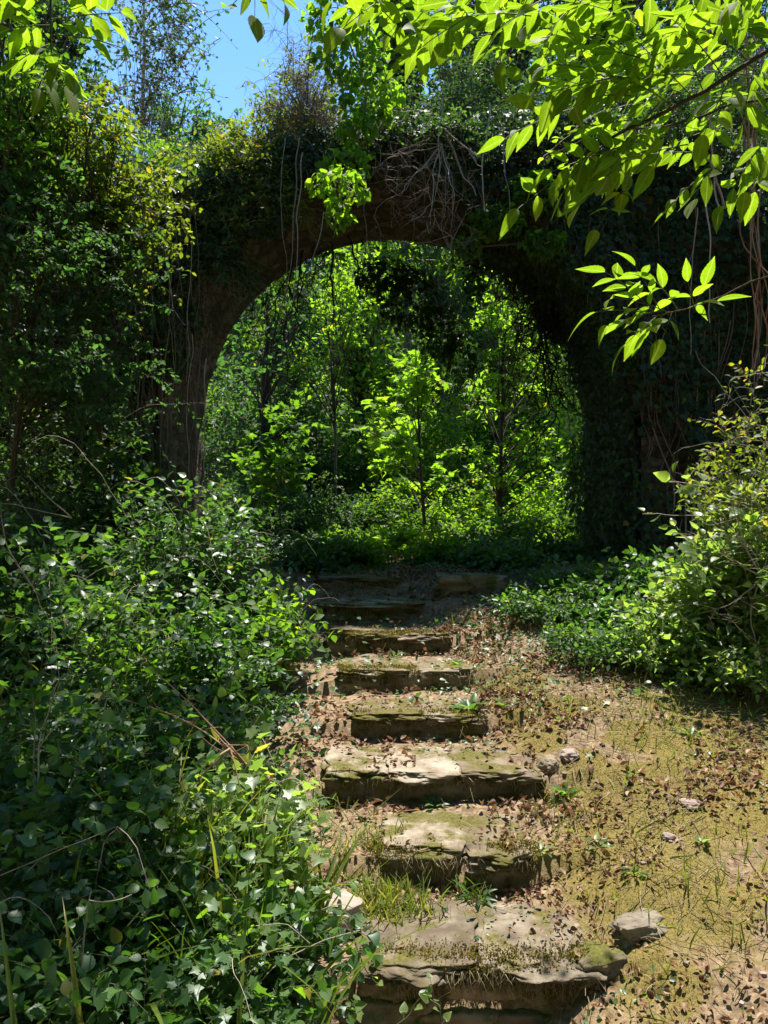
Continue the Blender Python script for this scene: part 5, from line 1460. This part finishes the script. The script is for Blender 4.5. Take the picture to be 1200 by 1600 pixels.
climber('drooping spray of long leaves at the foot of the right pier', [(1190, 900, 5.8), (1120, 860, 5.8), (1080, 880, 5.8)], 7, .15, 'pale', T_OVATE, 'leaf_spray', 'twig')
climber('thin twig with tiny bright leaves before the dark wall', [(1000, 160, 5.0), (920, 180, 5.0), (850, 245, 5.0)], 16, .06, 'bright', T_OVATE, 'leaf_spray', 'twig')
climber('trailing twig of small yellow leaves at the right edge beside the vines', [(1215, 520, 6.2), (1180, 600, 6.0), (1165, 700, 5.9)], 26, .06, 'yellow', T_OVATE, 'leaf_spray', 'twig')
climber('trailing twig of yellow leaves bending in front of the dark pier', [(1215, 580, 6.1), (1140, 590, 6.0), (1120, 660, 5.9)], 22, .055, 'yellow', T_OVATE, 'leaf_spray', 'twig')
climber('short twig of yellow leaves above the pale bush', [(1215, 690, 6.0), (1150, 680, 5.9), (1090, 720, 5.9)], 24, .06, 'yellow', T_OVATE, 'leaf_spray', 'twig')
climber('dangling twig of sunlit leaves at the right edge', [(1210, 620, 5.8), (1190, 720, 5.7), (1150, 800, 5.6)], 24, .07, 'pale', T_OVATE, 'leaf_spray', 'twig')
climber('big leaved creeper climbing the dark left wall', [(215, 640, 8.3), (205, 520, 8.3), (180, 440, 8.3), (195, 400, 8.3)], 22, .17, 'bram', T_HEART, 'wall_creeper', 'vine')

# ------------------------------------------------------------------ world, sun, camera
EL, AZM = math.radians(70), math.radians(14)
w = bpy.data.worlds.new('World'); SC.world = w; w.use_nodes = True
nt = w.node_tree
bg = nt.nodes['Background']
sky = nt.nodes.new('ShaderNodeTexSky'); sky.sky_type = 'NISHITA'; sky.sun_disc = False
sky.sun_elevation = EL; sky.sun_rotation = AZM; sky.dust_density = 0; sky.ozone_density = 1.0; sky.air_density = 1.0
hs = nt.nodes.new('ShaderNodeHueSaturation'); hs.inputs['Saturation'].default_value = 1.2
nt.links.new(sky.outputs[0], hs.inputs['Color']); nt.links.new(hs.outputs[0], bg.inputs[0]); bg.inputs[1].default_value = .12
ld = bpy.data.lights.new('sun', 'SUN'); ld.energy = 5.0; ld.angle = math.radians(.5); ld.color = (1, .95, .86)
lo = bpy.data.objects.new('sun', ld); COL.objects.link(lo)
sd = Vector((math.sin(AZM) * math.cos(EL), math.cos(AZM) * math.cos(EL), math.sin(EL)))
lo.rotation_euler = (-sd).to_track_quat('-Z', 'Y').to_euler()
lo.location = (0, 0, 20)

cd = bpy.data.cameras.new('camera'); cam = bpy.data.objects.new('camera', cd); COL.objects.link(cam)
cd.sensor_fit = 'HORIZONTAL'; cd.sensor_width = 36; cd.lens = 36 * F / 1200
cam.location = (0, 0, EYE); cam.rotation_euler = (PI / 2, 0, 0)
cd.clip_start = .05; cd.clip_end = 500
SC.camera = cam
SC.view_settings.view_transform = 'Standard'; SC.view_settings.look = 'None'
SC.view_settings.exposure = 1.3; SC.view_settings.gamma = 1
SC.render.resolution_x = 768; SC.render.resolution_y = 1024
SC.cycles.max_bounces = 6; SC.cycles.diffuse_bounces = 3; SC.cycles.glossy_bounces = 2; SC.cycles.transmission_bounces = 4
SC.cycles.use_denoising = True
